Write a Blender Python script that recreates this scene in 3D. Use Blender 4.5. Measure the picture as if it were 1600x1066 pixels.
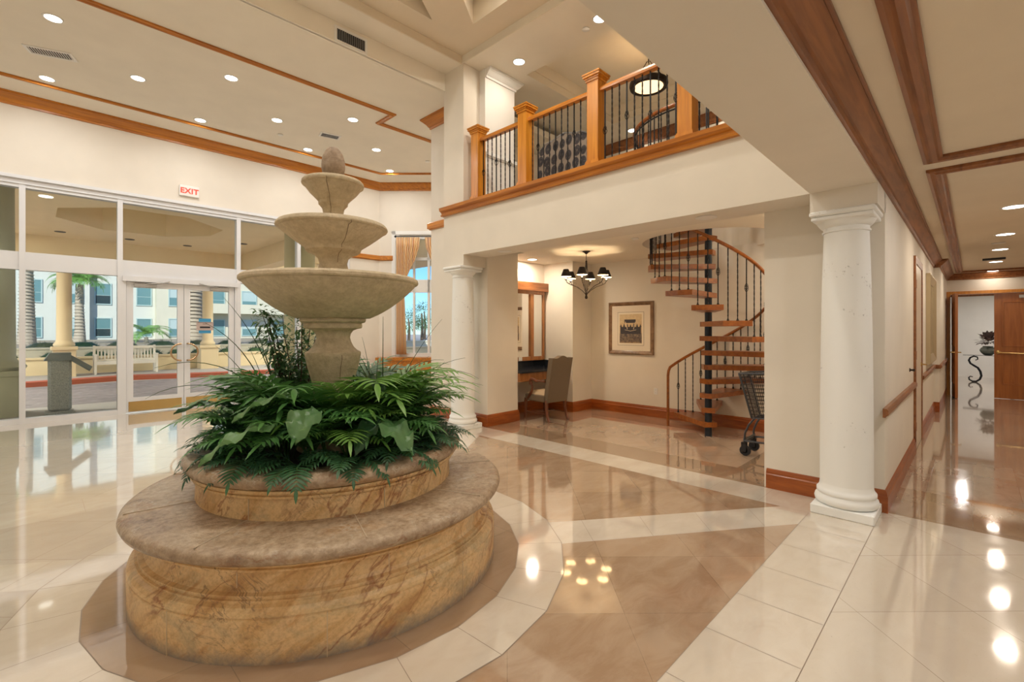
import bpy, math, random
from math import sin, cos, pi, radians as R, sqrt, atan2
from mathutils import Vector, Matrix

# ------------------------------------------------------------------ scene, camera, sky, sun, exposure
for o in list(bpy.data.objects):
    bpy.data.objects.remove(o)
scn = bpy.context.scene
C = scn.collection
random.seed(7)
scn.view_settings.view_transform = 'Standard'
scn.view_settings.look = 'None'
scn.view_settings.exposure = 0.30
scn.view_settings.gamma = 1.0
try:
    scn.view_settings.use_curve_mapping = False
except Exception:
    pass
scn.cycles.max_bounces = 10
scn.cycles.diffuse_bounces = 5
scn.cycles.glossy_bounces = 5
scn.cycles.transparent_max_bounces = 16
scn.cycles.sample_clamp_indirect = 6.0
scn.cycles.caustics_reflective = False
scn.cycles.caustics_refractive = False

CH = 1.45                       # lens height
FPX = 734.85
YAW = R(44.415)                 # heading of the view, measured from +X towards +Y
cam_d = bpy.data.cameras.new('camera')
cam = bpy.data.objects.new('camera', cam_d)
C.objects.link(cam)
cam.location = (0, 0, CH)
cam.rotation_euler = (pi / 2, 0, YAW - pi / 2)
cam_d.lens = FPX / 1600 * 36
cam_d.sensor_width = 36
cam_d.shift_y = -17 / 1600
cam_d.clip_start = 0.05
cam_d.clip_end = 400
scn.camera = cam

world = bpy.data.worlds.new('world')
scn.world = world
world.use_nodes = True
wn = world.node_tree
bg = wn.nodes['Background']
sky = wn.nodes.new('ShaderNodeTexSky')
sky.sky_type = 'NISHITA'
sky.sun_disc = False
sky.sun_elevation = R(32)
sky.sun_rotation = R(220)
sky.air_density = 1.0
sky.dust_density = 0.0
sky.altitude = 300
sky.ozone_density = 5.0
tint = wn.nodes.new('ShaderNodeMix')
tint.data_type = 'RGBA'
tint.blend_type = 'MULTIPLY'
tint.inputs[0].default_value = 1.0
tint.inputs[7].default_value = (0.55, 0.78, 1.0, 1)
wn.links.new(sky.outputs[0], tint.inputs[6])
wn.links.new(tint.outputs[2], bg.inputs[0])
bg.inputs[1].default_value = 0.15

sun_d = bpy.data.lights.new('sun', 'SUN')
sun_d.energy = 4.8
sun_d.color = (1.0, 0.95, 0.86)
sun_d.angle = R(0.6)
sun = bpy.data.objects.new('sun', sun_d)
C.objects.link(sun)
sun.rotation_euler = Vector((0.50, 0.60, -0.62)).to_track_quat('-Z', 'Y').to_euler()

LIGHT_GAIN = 1.0
CA, SA = cos(YAW), sin(YAW)


# ------------------------------------------------------------------ materials
def mat(name, col, rough=0.5, metal=0.0, **kw):
    m = bpy.data.materials.new(name)
    m.use_nodes = True
    b = m.node_tree.nodes['Principled BSDF']
    b.inputs['Base Color'].default_value = (*col, 1)
    b.inputs['Roughness'].default_value = rough
    b.inputs['Metallic'].default_value = metal
    for k, v in kw.items():
        b.inputs[k].default_value = v
    return m


def nd(m, t, **kw):
    n = m.node_tree.nodes.new(t)
    for k, v in kw.items():
        setattr(n, k, v)
    return n


def lk(m, a, b):
    m.node_tree.links.new(a, b)


def coords(m, scale=(1, 1, 1), rot=(0, 0, 0), kind='Object'):
    tc = nd(m, 'ShaderNodeTexCoord')
    mp = nd(m, 'ShaderNodeMapping')
    mp.inputs['Scale'].default_value = scale
    mp.inputs['Rotation'].default_value = rot
    lk(m, tc.outputs[kind], mp.inputs[0])
    return mp.outputs[0]


def ramp(m, fac, stops):
    r = nd(m, 'ShaderNodeValToRGB')
    els = r.color_ramp.elements
    while len(els) < len(stops):
        els.new(0.5)
    for e, (p, c) in zip(els, stops):
        e.position = p
        e.color = (*c, 1)
    lk(m, fac, r.inputs[0])
    return r.outputs[0]


def noise(m, vec, scale, detail=4, rough=0.5, dist=0.0):
    n = nd(m, 'ShaderNodeTexNoise')
    n.inputs['Scale'].default_value = scale
    n.inputs['Detail'].default_value = detail
    n.inputs['Roughness'].default_value = rough
    n.inputs['Distortion'].default_value = dist
    if vec is not None:
        lk(m, vec, n.inputs['Vector'])
    return n.outputs['Fac']


def mix(m, fac, a, b, mode='MIX'):
    x = nd(m, 'ShaderNodeMix', data_type='RGBA', blend_type=mode)
    for s, v in ((x.inputs[0], fac), (x.inputs[6], a), (x.inputs[7], b)):
        if isinstance(v, (int, float)):
            s.default_value = v
        elif isinstance(v, tuple):
            s.default_value = (*v, 1)
        else:
            lk(m, v, s)
    return x.outputs[2]


def bump(m, h, strength=0.2, dist=0.01):
    b = nd(m, 'ShaderNodeBump')
    b.inputs['Strength'].default_value = strength
    b.inputs['Distance'].default_value = dist
    lk(m, h, b.inputs['Height'])
    lk(m, b.outputs[0], m.node_tree.nodes['Principled BSDF'].inputs['Normal'])


def bc(m, out):
    lk(m, out, m.node_tree.nodes['Principled BSDF'].inputs['Base Color'])


def plaster(name, col, bs=0.06):
    m = mat(name, col, 0.75)
    v = coords(m)
    n = noise(m, v, 2.5, 3)
    bc(m, ramp(m, n, [(0.3, tuple(c * 0.97 for c in col)), (0.7, tuple(min(1, c * 1.02) for c in col))]))
    bump(m, noise(m, v, 120, 2), bs, 0.003)
    return m


def wood(name, dark, light, scale=(1, 1, 1), rough=0.32):
    m = mat(name, light, rough)
    v = coords(m, scale)
    w = nd(m, 'ShaderNodeTexNoise')
    w.inputs['Scale'].default_value = 6
    w.inputs['Detail'].default_value = 6
    w.inputs['Distortion'].default_value = 0.6
    lk(m, v, w.inputs['Vector'])
    c = ramp(m, w.outputs['Fac'], [(0.32, dark), (0.68, light)])
    bc(m, c)
    m.node_tree.nodes['Principled BSDF'].inputs['Coat Weight'].default_value = 0.10
    m.node_tree.nodes['Principled BSDF'].inputs['Coat Roughness'].default_value = 0.15
    return m


WALL = plaster('cream_wall_paint', (0.765, 0.71, 0.62))
WALL_W = plaster('white_wall_paint', (0.82, 0.80, 0.76))
CEIL = plaster('cream_ceiling_paint', (0.84, 0.785, 0.68), 0.15)
CEIL2 = plaster('tan_ceiling_paint', (0.76, 0.67, 0.53), 0.10)
HONEY_X = wood('honey_wood_lengthwise', (0.38, 0.12, 0.012), (0.60, 0.225, 0.022), (0.25, 4, 4))
HONEY_Y = wood('honey_wood_crosswise', (0.38, 0.12, 0.012), (0.60, 0.225, 0.022), (4, 0.25, 4))
HONEY_Z = wood('honey_wood_upright', (0.48, 0.165, 0.012), (0.66, 0.27, 0.022), (5, 5, 0.35))
CHERRY = wood('cherry_baseboard_wood', (0.24, 0.055, 0.010), (0.38, 0.10, 0.016), (0.6, 0.6, 4))
MAHOG = wood('brown_crown_wood', (0.18, 0.06, 0.018), (0.33, 0.125, 0.038), (0.4, 4, 4), 0.4)
TREAD = wood('stair_tread_wood', (0.22, 0.06, 0.010), (0.37, 0.115, 0.018), (3, 3, 3))
CABINET = wood('brown_cabinet_wood', (0.26, 0.10, 0.028), (0.42, 0.175, 0.055), (3, 3, 0.5))
CHAIRWOOD = wood('chair_wood', (0.10, 0.03, 0.012), (0.20, 0.065, 0.025), (4, 4, 1))
WHITE = mat('white_plaster_paint', (0.84, 0.84, 0.82), 0.6)
ALU = mat('white_painted_frame', (0.74, 0.75, 0.77), 0.4)
BRASS = mat('polished_brass', (0.72, 0.52, 0.22), 0.22, 1.0)
BRONZE = mat('bronze_handle', (0.55, 0.36, 0.2), 0.3, 0.8)
IRON = mat('black_wrought_iron', (0.018, 0.018, 0.02), 0.45, 0.6)
POLE = mat('dark_blue_grey_steel', (0.03, 0.04, 0.055), 0.3, 0.6)
STEEL = mat('grey_steel', (0.35, 0.36, 0.38), 0.35, 0.9)
PLAST = mat('white_plastic', (0.82, 0.81, 0.78), 0.4)
DARK = mat('black_plastic', (0.015, 0.016, 0.02), 0.5)
GRANITE = mat('black_granite', (0.015, 0.018, 0.025), 0.12)
CLOSER = mat('grey_closer_metal', (0.45, 0.44, 0.42), 0.4, 0.5)
RED = mat('red_sign_letters', (0.8, 0.04, 0.02), 0.5)
RED.node_tree.nodes['Principled BSDF'].inputs['Emission Color'].default_value = (1, 0.06, 0.03, 1)
RED.node_tree.nodes['Principled BSDF'].inputs['Emission Strength'].default_value = 0.8


def column_mat():
    m = mat('white_cast_stone', (0.84, 0.85, 0.83), 0.65)
    v = coords(m)
    a = noise(m, v, 38, 3, 0.6)
    g = noise(m, v, 3.0, 2)
    h = nd(m, 'ShaderNodeMath', operation='MULTIPLY')
    lk(m, a, h.inputs[0])
    lk(m, g, h.inputs[1])
    pits = ramp(m, h.outputs[0], [(0.385, (0, 0, 0)), (0.41, (1, 1, 1))])
    bc(m, mix(m, pits, (0.84, 0.85, 0.83), (0.62, 0.62, 0.60)))
    inv = nd(m, 'ShaderNodeMath', operation='SUBTRACT')
    inv.inputs[0].default_value = 1
    lk(m, pits, inv.inputs[1])
    bump(m, inv.outputs[0], 0.6, 0.01)
    return m


COLM = column_mat()


def stone(name, stops, veincol, rough=0.45, vs=2.2, vein_w=0.035, grey=None, bs=0.25, mott=0.5, lightv=None):
    m = mat(name, stops[0][1], rough)
    v = coords(m, (1.0, 1.0, 2.4), (0.75, 0.45, 0.3))
    base = ramp(m, noise(m, v, 2.6, 9, 0.68, 0.35), stops)
    fine = ramp(m, noise(m, coords(m), 26, 5, 0.7), [(0.38, (0.62, 0.58, 0.54)), (0.62, (1.0, 1.0, 1.0))])
    base = mix(m, mott, base, fine, 'MULTIPLY')

    def veins(scale, width, seed):
        tc = coords(m, (1.0, 1.0, 2.0), (0.75 + seed, 0.45, 0.3 + seed))
        d = nd(m, 'ShaderNodeMath', operation='SUBTRACT')
        lk(m, noise(m, tc, scale, 6, 0.62, 0.25), d.inputs[0])
        d.inputs[1].default_value = 0.5
        ab = nd(m, 'ShaderNodeMath', operation='ABSOLUTE')
        lk(m, d.outputs[0], ab.inputs[0])
        r1 = ramp(m, ab.outputs[0], [(0.0, (1, 1, 1)), (width, (0, 0, 0))])
        msk = ramp(m, noise(m, tc, 3.1, 3), [(0.48, (0, 0, 0)), (0.62, (0.8, 0.8, 0.8))])
        return mix(m, 1.0, r1, msk, 'MULTIPLY')
    col = mix(m, veins(vs, vein_w, 0.0), base, veincol)
    if lightv:
        col = mix(m, veins(vs * 1.3, vein_w * 0.6, 1.3), col, lightv)
    if grey:                      # grey water stain that settled near the floor
        tc = nd(m, 'ShaderNodeTexCoord')
        sx = nd(m, 'ShaderNodeSeparateXYZ')
        lk(m, tc.outputs['Object'], sx.inputs[0])
        ad = nd(m, 'ShaderNodeMath', operation='MULTIPLY_ADD')
        lk(m, noise(m, coords(m), 14, 7, 0.7), ad.inputs[0])
        ad.inputs[1].default_value = 0.14
        lk(m, sx.outputs[2], ad.inputs[2])
        msk = ramp(m, ad.outputs[0], [(0.06, (0.85, 0.85, 0.85)), (0.135, (0, 0, 0))])
        col = mix(m, msk, col, grey)
    bc(m, col)
    bump(m, noise(m, coords(m), 26 if bs > 0.75 else 45, 6, 0.65), bs, 0.012 if bs > 0.75 else 0.006)
    return m


def banded_stone():
    """golden veined stone facing: streaks run diagonally round the drum"""
    m = mat('golden_veined_stone', (0.6, 0.42, 0.2), 0.42)
    tc = nd(m, 'ShaderNodeTexCoord')
    sx = nd(m, 'ShaderNodeSeparateXYZ')
    lk(m, tc.outputs['Object'], sx.inputs[0])
    at_ = nd(m, 'ShaderNodeMath', operation='ARCTAN2')
    lk(m, sx.outputs[1], at_.inputs[0])
    lk(m, sx.outputs[0], at_.inputs[1])
    cb = nd(m, 'ShaderNodeCombineXYZ')
    lk(m, at_.outputs[0], cb.inputs[0])
    lk(m, sx.outputs[2], cb.inputs[1])

    def field(rot, sc, scale, detail=7, rough=0.62, dist=0.5, off=0.0):
        mp = nd(m, 'ShaderNodeMapping')
        mp.vector_type = 'TEXTURE'
        mp.inputs['Rotation'].default_value = (0, 0, rot)
        mp.inputs['Scale'].default_value = sc
        mp.inputs['Location'].default_value = (off, off * 0.7, off)
        lk(m, cb.outputs[0], mp.inputs[0])
        return noise(m, mp.outputs[0], scale, detail, rough, dist)

    def line(fac, width, level=0.5):
        d = nd(m, 'ShaderNodeMath', operation='SUBTRACT')
        lk(m, fac, d.inputs[0])
        d.inputs[1].default_value = level
        ab = nd(m, 'ShaderNodeMath', operation='ABSOLUTE')
        lk(m, d.outputs[0], ab.inputs[0])
        return ramp(m, ab.outputs[0], [(0.0, (1, 1, 1)), (width, (0, 0, 0))])
    big = field(R(35), (1.0, 0.30, 1), 2.6)
    col = ramp(m, big, [(0.28, (0.50, 0.27, 0.11)), (0.40, (0.68, 0.44, 0.20)), (0.50, (0.80, 0.58, 0.31)), (0.60, (0.76, 0.55, 0.30)), (0.70, (0.62, 0.34, 0.14))])
    gr = field(R(-20), (1, 0.5, 1), 3.3, 5, 0.6, 0.3, 4.0)
    col = mix(m, ramp(m, gr, [(0.52, (0, 0, 0)), (0.66, (0.55, 0.55, 0.55))]), col, (0.42, 0.36, 0.23))
    v1 = mix(m, 1.0, line(field(R(42), (1.0, 0.34, 1), 2.0, 5, 0.55, 0.3, 2.0), 0.022), ramp(m, field(0, (1, 1, 1), 2.2, 2, 0.5, 0, 7.0), [(0.42, (0.15, 0.15, 0.15)), (0.58, (0.85, 0.85, 0.85))]), 'MULTIPLY')
    col = mix(m, v1, col, (0.33, 0.12, 0.055))
    v2 = mix(m, 1.0, line(field(R(-35), (1.0, 0.4, 1), 3.0, 5, 0.6, 0.4, 9.0), 0.012), ramp(m, field(0, (1, 1, 1), 2.6, 2, 0.5, 0, 3.0), [(0.48, (0, 0, 0)), (0.62, (0.8, 0.8, 0.8))]), 'MULTIPLY')
    col = mix(m, v2, col, (0.28, 0.17, 0.10))
    sp = ramp(m, noise(m, tc.outputs['Object'], 60, 5, 0.7), [(0.36, (0.70, 0.66, 0.60)), (0.56, (1, 1, 1))])
    col = mix(m, 0.6, col, sp, 'MULTIPLY')
    ad = nd(m, 'ShaderNodeMath', operation='MULTIPLY_ADD')
    lk(m, noise(m, tc.outputs['Object'], 16, 7, 0.7), ad.inputs[0])
    ad.inputs[1].default_value = 0.14
    lk(m, sx.outputs[2], ad.inputs[2])
    col = mix(m, ramp(m, ad.outputs[0], [(0.065, (0.8, 0.8, 0.8)), (0.14, (0, 0, 0))]), col, (0.24, 0.235, 0.23))
    bc(m, col)
    bump(m, noise(m, tc.outputs['Object'], 40, 5, 0.6), 0.3, 0.006)
    return m


ST_WALL = banded_stone()
ST_TOP = stone('worn_coping_stone', [(0.32, (0.27, 0.18, 0.125)), (0.46, (0.45, 0.33, 0.22)), (0.56, (0.55, 0.43, 0.305)), (0.68, (0.48, 0.30, 0.16))],
               (0.30, 0.15, 0.08), 0.24, 2.0, 0.02, None, 0.9, 0.8, (0.56, 0.48, 0.38))
ST_BOWL = stone('buff_cast_stone', [(0.3, (0.51, 0.42, 0.28)), (0.5, (0.63, 0.53, 0.365)), (0.7, (0.70, 0.60, 0.44))],
                (0.48, 0.37, 0.24), 0.7, 3.0, 0.012, None, 0.8, 0.5)
ST_FIN = stone('grey_brown_cast_stone', [(0.3, (0.30, 0.22, 0.155)), (0.5, (0.42, 0.32, 0.235)), (0.7, (0.48, 0.38, 0.29))],
               (0.2, 0.14, 0.1), 0.8, 8.0, 0.02, None, 0.9, 0.8)
SOIL = mat('dark_soil', (0.02, 0.014, 0.01), 0.95)


def tile(name, c1, c2, size, rot, mortar, vein, rough=0.07, veinamt=0.35, bw=1.0):
    m = mat(name, c1, rough, 0.0)
    b = m.node_tree.nodes['Principled BSDF']
    b.inputs['IOR'].default_value = 1.62
    b.inputs['Coat Weight'].default_value = 0.9 if rough < 0.2 else 0.0
    b.inputs['Coat Roughness'].default_value = 0.035
    b.inputs['Coat IOR'].default_value = 1.7
    v = coords(m, (1, 1, 1), (0, 0, rot))
    br = nd(m, 'ShaderNodeTexBrick')
    br.offset = 0.0 if bw == 1.0 else 0.5
    br.inputs['Scale'].default_value = 1.0
    br.inputs['Brick Width'].default_value = size * bw
    br.inputs['Row Height'].default_value = size
    br.inputs['Mortar Size'].default_value = 0.0016
    br.inputs['Mortar Smooth'].default_value = 0.1
    br.inputs['Bias'].default_value = 0.0
    br.inputs['Color1'].default_value = (*c1, 1)
    br.inputs['Color2'].default_value = (*c2, 1)
    br.inputs['Mortar'].default_value = (*mortar, 1)
    lk(m, v, br.inputs['Vector'])
    v2 = coords(m, (1, 2.2, 1), (0, 0, rot + 0.3))
    n = noise(m, v2, 3.2, 8, 0.62, 0.7)
    f = ramp(m, n, [(0.35, (1, 1, 1)), (0.62, (0, 0, 0))])
    mm = nd(m, 'ShaderNodeMath', operation='MULTIPLY')
    lk(m, f, mm.inputs[0])
    mm.inputs[1].default_value = veinamt
    c = mix(m, mm.outputs[0], br.outputs['Color'], vein)
    sp = noise(m, v, 70, 3, 0.7)
    s2 = ramp(m, sp, [(0.66, (0, 0, 0)), (0.72, (0.5, 0.5, 0.5))])
    c = mix(m, s2, c, tuple(x * 0.6 for x in vein))
    bc(m, c)
    lk(m, ramp(m, noise(m, v, 6, 4), [(0.3, (rough * 0.6,) * 3), (0.8, (rough * 1.7,) * 3)]), b.inputs['Roughness'])
    bump(m, noise(m, v, 3, 2), 0.03, 0.01)
    return m


T_CREAM = tile('cream_marble_tile', (0.72, 0.655, 0.56), (0.66, 0.59, 0.49), 0.60, R(45), (0.36, 0.29, 0.22), (0.60, 0.51, 0.40))
def plain_marble(name, c1, c2, vein):
    m = mat(name, c1, 0.07)
    b_ = m.node_tree.nodes['Principled BSDF']
    b_.inputs['IOR'].default_value = 1.62
    b_.inputs['Coat Weight'].default_value = 0.9
    b_.inputs['Coat Roughness'].default_value = 0.035
    b_.inputs['Coat IOR'].default_value = 1.7
    v = coords(m, (1, 1.8, 1), (0, 0, 0.5))
    a = noise(m, v, 1.6, 2)
    b = noise(m, v, 4.5, 8, 0.62, 0.7)
    c = mix(m, ramp(m, a, [(0.42, (0, 0, 0)), (0.58, (1, 1, 1))]), c1, c2)
    bc(m, mix(m, ramp(m, b, [(0.35, (0.35, 0.35, 0.35)), (0.6, (0, 0, 0))]), c, vein))
    return m


T_STRIP = plain_marble('cream_marble_border', (0.73, 0.665, 0.57), (0.68, 0.61, 0.51), (0.60, 0.50, 0.39))
T_BROWN = tile('brown_travertine_tile', (0.36, 0.235, 0.145), (0.47, 0.325, 0.21), 0.60, R(45), (0.24, 0.16, 0.10), (0.55, 0.42, 0.30), 0.07, 0.5)
T_PALE = tile('pale_beige_travertine', (0.60, 0.53, 0.44), (0.64, 0.57, 0.48), 0.60, R(45), (0.4, 0.33, 0.26), (0.52, 0.44, 0.36), 0.07, 0.4)
T_BROWN2 = tile('dark_travertine_border', (0.33, 0.215, 0.135), (0.38, 0.26, 0.165), 0.60, 0, (0.2, 0.14, 0.09), (0.45, 0.33, 0.23), 0.07, 0.4)
T_ROSE = tile('rose_travertine_tile', (0.58, 0.42, 0.30), (0.47, 0.33, 0.225), 0.45, R(45), (0.3, 0.2, 0.14), (0.64, 0.50, 0.38), 0.07, 0.5)
T_HALL = tile('beige_travertine_tile', (0.55, 0.42, 0.31), (0.42, 0.30, 0.21), 0.30, 0, (0.28, 0.2, 0.14), (0.60, 0.48, 0.36), 0.08, 0.5, 2.0)
GROUT = mat('floor_grout', (0.28, 0.22, 0.17), 0.7)


def glass_mat(name, tint=(0.95, 0.98, 0.97), refl=0.10):
    m = bpy.data.materials.new(name)
    m.use_nodes = True
    nt = m.node_tree
    nt.nodes.clear()
    o = nt.nodes.new('ShaderNodeOutputMaterial')
    t = nt.nodes.new('ShaderNodeBsdfTransparent')
    t.inputs[0].default_value = (*tint, 1)
    g = nt.nodes.new('ShaderNodeBsdfGlossy')
    g.inputs['Roughness'].default_value = 0.02
    fr = nt.nodes.new('ShaderNodeFresnel')
    fr.inputs[0].default_value = 1.35
    mx = nt.nodes.new('ShaderNodeMixShader')
    nt.links.new(fr.outputs[0], mx.inputs[0])
    nt.links.new(t.outputs[0], mx.inputs[1])
    nt.links.new(g.outputs[0], mx.inputs[2])
    nt.links.new(mx.outputs[0], o.inputs[0])
    return m


GLASS = glass_mat('clear_glass')
MIRROR = mat('mirror_glass', (0.9, 0.9, 0.88), 0.02, 1.0)


def emis(name, col, s):
    m = mat(name, col, 0.5)
    b = m.node_tree.nodes['Principled BSDF']
    b.inputs['Emission Color'].default_value = (*col, 1)
    b.inputs['Emission Strength'].default_value = s
    return m


LAMP = emis('lit_lamp', (1.0, 0.95, 0.86), 9.0)
LAMPD = emis('dim_lit_lamp', (1.0, 0.95, 0.86), 1.6)
LAMPW = emis('lit_warm_lamp', (1.0, 0.78, 0.45), 5.0)


# ------------------------------------------------------------------ mesh builder
class MB:
    def __init__(s):
        s.v = []
        s.f = []
        s.m = []
        s.cur = 0
        s.mats = []

    def use(s, material):
        if material not in s.mats:
            s.mats.append(material)
        s.cur = s.mats.index(material)
        return s

    def add(s, vs, fs):
        b = len(s.v)
        s.v += [tuple(p) for p in vs]
        s.f += [tuple(b + i for i in f) for f in fs]
        s.m += [s.cur] * len(fs)
        return s

    def box(s, x0, x1, y0, y1, z0, z1, M=None):
        vs = [(x, y, z) for z in (z0, z1) for y in (y0, y1) for x in (x0, x1)]
        if M is not None:
            vs = [M @ Vector(p) for p in vs]
        return s.add(vs, [(0, 2, 3, 1), (4, 5, 7, 6), (0, 1, 5, 4), (2, 6, 7, 3), (0, 4, 6, 2), (1, 3, 7, 5)])

    def bbox(s, x0, x1, y0, y1, z0, z1, b=0.01, M=None):
        # box with chamfered edges (top and bottom insets + corner cuts)
        ring = lambda i, z: [(x0 + i + b, y0 + i, z), (x1 - i - b, y0 + i, z), (x1 - i, y0 + i + b, z), (x1 - i, y1 - i - b, z),
                             (x1 - i - b, y1 - i, z), (x0 + i + b, y1 - i, z), (x0 + i, y1 - i - b, z), (x0 + i, y0 + i + b, z)]
        rs = [ring(b, z0), ring(0, z0 + b), ring(0, z1 - b), ring(b, z1)]
        vs = [p for r in rs for p in r]
        if M is not None:
            vs = [M @ Vector(p) for p in vs]
        fs = [tuple(range(7, -1, -1)), tuple(range(24, 32))]
        for k in range(3):
            for i in range(8):
                j = (i + 1) % 8
                fs.append((k * 8 + i, k * 8 + j, k * 8 + 8 + j, k * 8 + 8 + i))
        return s.add(vs, fs)

    def prism(s, poly, z0, z1, M=None):
        n = len(poly)
        vs = [(x, y, z0) for x, y in poly] + [(x, y, z1) for x, y in poly]
        if M is not None:
            vs = [M @ Vector(p) for p in vs]
        return s.add(vs, [tuple(range(n - 1, -1, -1)), tuple(range(n, 2 * n))] + [(i, (i + 1) % n, n + (i + 1) % n, n + i) for i in range(n)])

    def poly(s, pts):
        return s.add(pts, [tuple(range(len(pts)))])

    def lathe(s, prof, seg=32, c=(0, 0), M=None, a0=0.0, a1=2 * pi):
        full = abs(a1 - a0 - 2 * pi) < 1e-6
        n = seg if full else seg + 1
        vs = []
        for r, z in prof:
            for i in range(n):
                a = a0 + (a1 - a0) * i / seg
                vs.append((c[0] + r * cos(a), c[1] + r * sin(a), z))
        if M is not None:
            vs = [M @ Vector(p) for p in vs]
        fs = []
        for k in range(len(prof) - 1):
            for i in range(seg):
                j = (i + 1) % n
                fs.append((k * n + i, k * n + j, k * n + n + j, k * n + n + i))
        if full:
            if prof[0][0] > 1e-6:
                fs.append(tuple(range(n - 1, -1, -1)))
            if prof[-1][0] > 1e-6:
                fs.append(tuple((len(prof) - 1) * n + i for i in range(n)))
        return s.add(vs, fs)

    def tube(s, pts, r, seg=8, flat=None):
        pts = [Vector(p) for p in pts]
        n = len(pts)
        vs = []
        up = Vector((0, 0, 1))
        prev = None
        for i, p in enumerate(pts):
            d = (pts[min(i + 1, n - 1)] - pts[max(i - 1, 0)])
            if d.length < 1e-9:
                d = Vector((0, 0, 1))
            d.normalize()
            if prev is None:
                a = d.cross(up if abs(d.z) < 0.95 else Vector((1, 0, 0))).normalized()
            else:
                a = (prev - d * prev.dot(d))
                a = a.normalized() if a.length > 1e-6 else d.cross(up).normalized()
            prev = a
            b = d.cross(a)
            rr = r[i] if isinstance(r, (list, tuple)) else r
            fb = flat if flat else 1.0
            for k in range(seg):
                t = 2 * pi * k / seg
                vs.append(p + a * rr * cos(t) + b * rr * fb * sin(t))
        fs = [tuple(range(seg - 1, -1, -1)), tuple((n - 1) * seg + k for k in range(seg))]
        for i in range(n - 1):
            for k in range(seg):
                j = (k + 1) % seg
                fs.append((i * seg + k, i * seg + j, i * seg + seg + j, i * seg + seg + k))
        return s.add(vs, fs)

    def sweep(s, path, prof, closed=False):
        """profile [(offset to the left of the path, z)] swept along a level path [(x, y)] with mitred corners"""
        n = len(path)
        P = [Vector((p[0], p[1])) for p in path]
        vs = []
        for i in range(n):
            if closed:
                d0 = (P[i] - P[i - 1]).normalized()
                d1 = (P[(i + 1) % n] - P[i]).normalized()
            else:
                d0 = (P[i] - P[i - 1]).normalized() if i else (P[1] - P[0]).normalized()
                d1 = (P[i + 1] - P[i]).normalized() if i < n - 1 else d0
            n0 = Vector((-d0.y, d0.x))
            n1 = Vector((-d1.y, d1.x))
            m = (n0 + n1)
            m = m / max(0.2, m.dot(n0))
            for off, z in prof:
                q = P[i] + m * off
                vs.append((q.x, q.y, z))
        k = len(prof)
        fs = []
        for i in range(n if closed else n - 1):
            j = (i + 1) % n
            for t in range(k):
                u = (t + 1) % k
                fs.append((i * k + t, j * k + t, j * k + u, i * k + u))
        if not closed:
            fs.append(tuple(range(k - 1, -1, -1)))
            fs.append(tuple((n - 1) * k + t for t in range(k)))
        return s.add(vs, fs)

    def build(s, name, material=None, parent=None, smooth=False, shift=None, angle=40):
        me = bpy.data.meshes.new(name)
        vs = s.v
        if shift is not None:
            vs = [(p[0] - shift[0], p[1] - shift[1], p[2] - shift[2]) for p in vs]
        me.from_pydata(vs, [], s.f)
        if s.mats:
            for x in s.mats:
                me.materials.append(x)
            for p, i in zip(me.polygons, s.m):
                p.material_index = i
        elif material:
            me.materials.append(material)
        if smooth:
            for p in me.polygons:
                p.use_smooth = True
            try:
                me.set_sharp_from_angle(angle=R(angle))
            except Exception:
                pass
        me.update()
        o = bpy.data.objects.new(name, me)
        C.objects.link(o)
        if parent is not None:
            o.parent = parent
        return o


def thing(name, label, cat, loc=(0, 0, 0), rz=0.0, group=None):
    o = bpy.data.objects.new(name, None)
    C.objects.link(o)
    o.location = loc
    o.rotation_euler = (0, 0, rz)
    o.empty_display_size = 0.1
    o['label'] = label
    o['category'] = cat
    if group:
        o['group'] = group
    return o


def tag(o, label, cat, group=None, kind=None):
    o['label'] = label
    o['category'] = cat
    if group:
        o['group'] = group
    if kind:
        o['kind'] = kind
    return o


def struct(name, mb, m=None, parent=None, smooth=False):
    o = mb.build(name, m, parent, smooth)
    if parent is None:
        o['kind'] = 'structure'
    return o


def dup(root, loc=None, rz=None, label=None, scale=None, group=None):
    r = root.copy()
    C.objects.link(r)
    if loc is not None:
        r.location = loc
    if rz is not None:
        r.rotation_euler = (root.rotation_euler[0], root.rotation_euler[1], rz)
    if scale is not None:
        r.scale = (scale,) * 3 if isinstance(scale, (int, float)) else scale
    if label:
        r['label'] = label
    if group:
        r['group'] = group
    for ch in list(root.children):
        c = ch.copy()
        C.objects.link(c)
        c.parent = r
        for g in list(ch.children):
            d = g.copy()
            C.objects.link(d)
            d.parent = c
    return r


def lamp(kind, energy, loc, col=(1, 0.9, 0.76), size=0.1, parent=None, name='bulb', spread=None):
    d = bpy.data.lights.new(name, kind)
    d.energy = energy * LIGHT_GAIN
    d.color = col
    if kind == 'AREA':
        d.shape = 'DISK'
        d.size = size
        if spread:
            d.spread = spread
    else:
        d.shadow_soft_size = size
    o = bpy.data.objects.new(name, d)
    C.objects.link(o)
    o.location = loc
    if parent:
        o.parent = parent
    return o


# ------------------------------------------------------------------ floor
ZC = 5.05          # ceiling of the entry bay
FC = (1.39, 3.03)  # centre of the fountain court pattern
f = MB()
f.use(T_CREAM).poly([(-6, -2.2, 0), (9.5, -2.2, 0), (9.5, 10.7, 0), (-6, 10.7, 0)])


def rect(x0, x1, y0, y1, z):
    return [(x0, y0, z), (x1, y0, z), (x1, y1, z), (x0, y1, z)]


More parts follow.
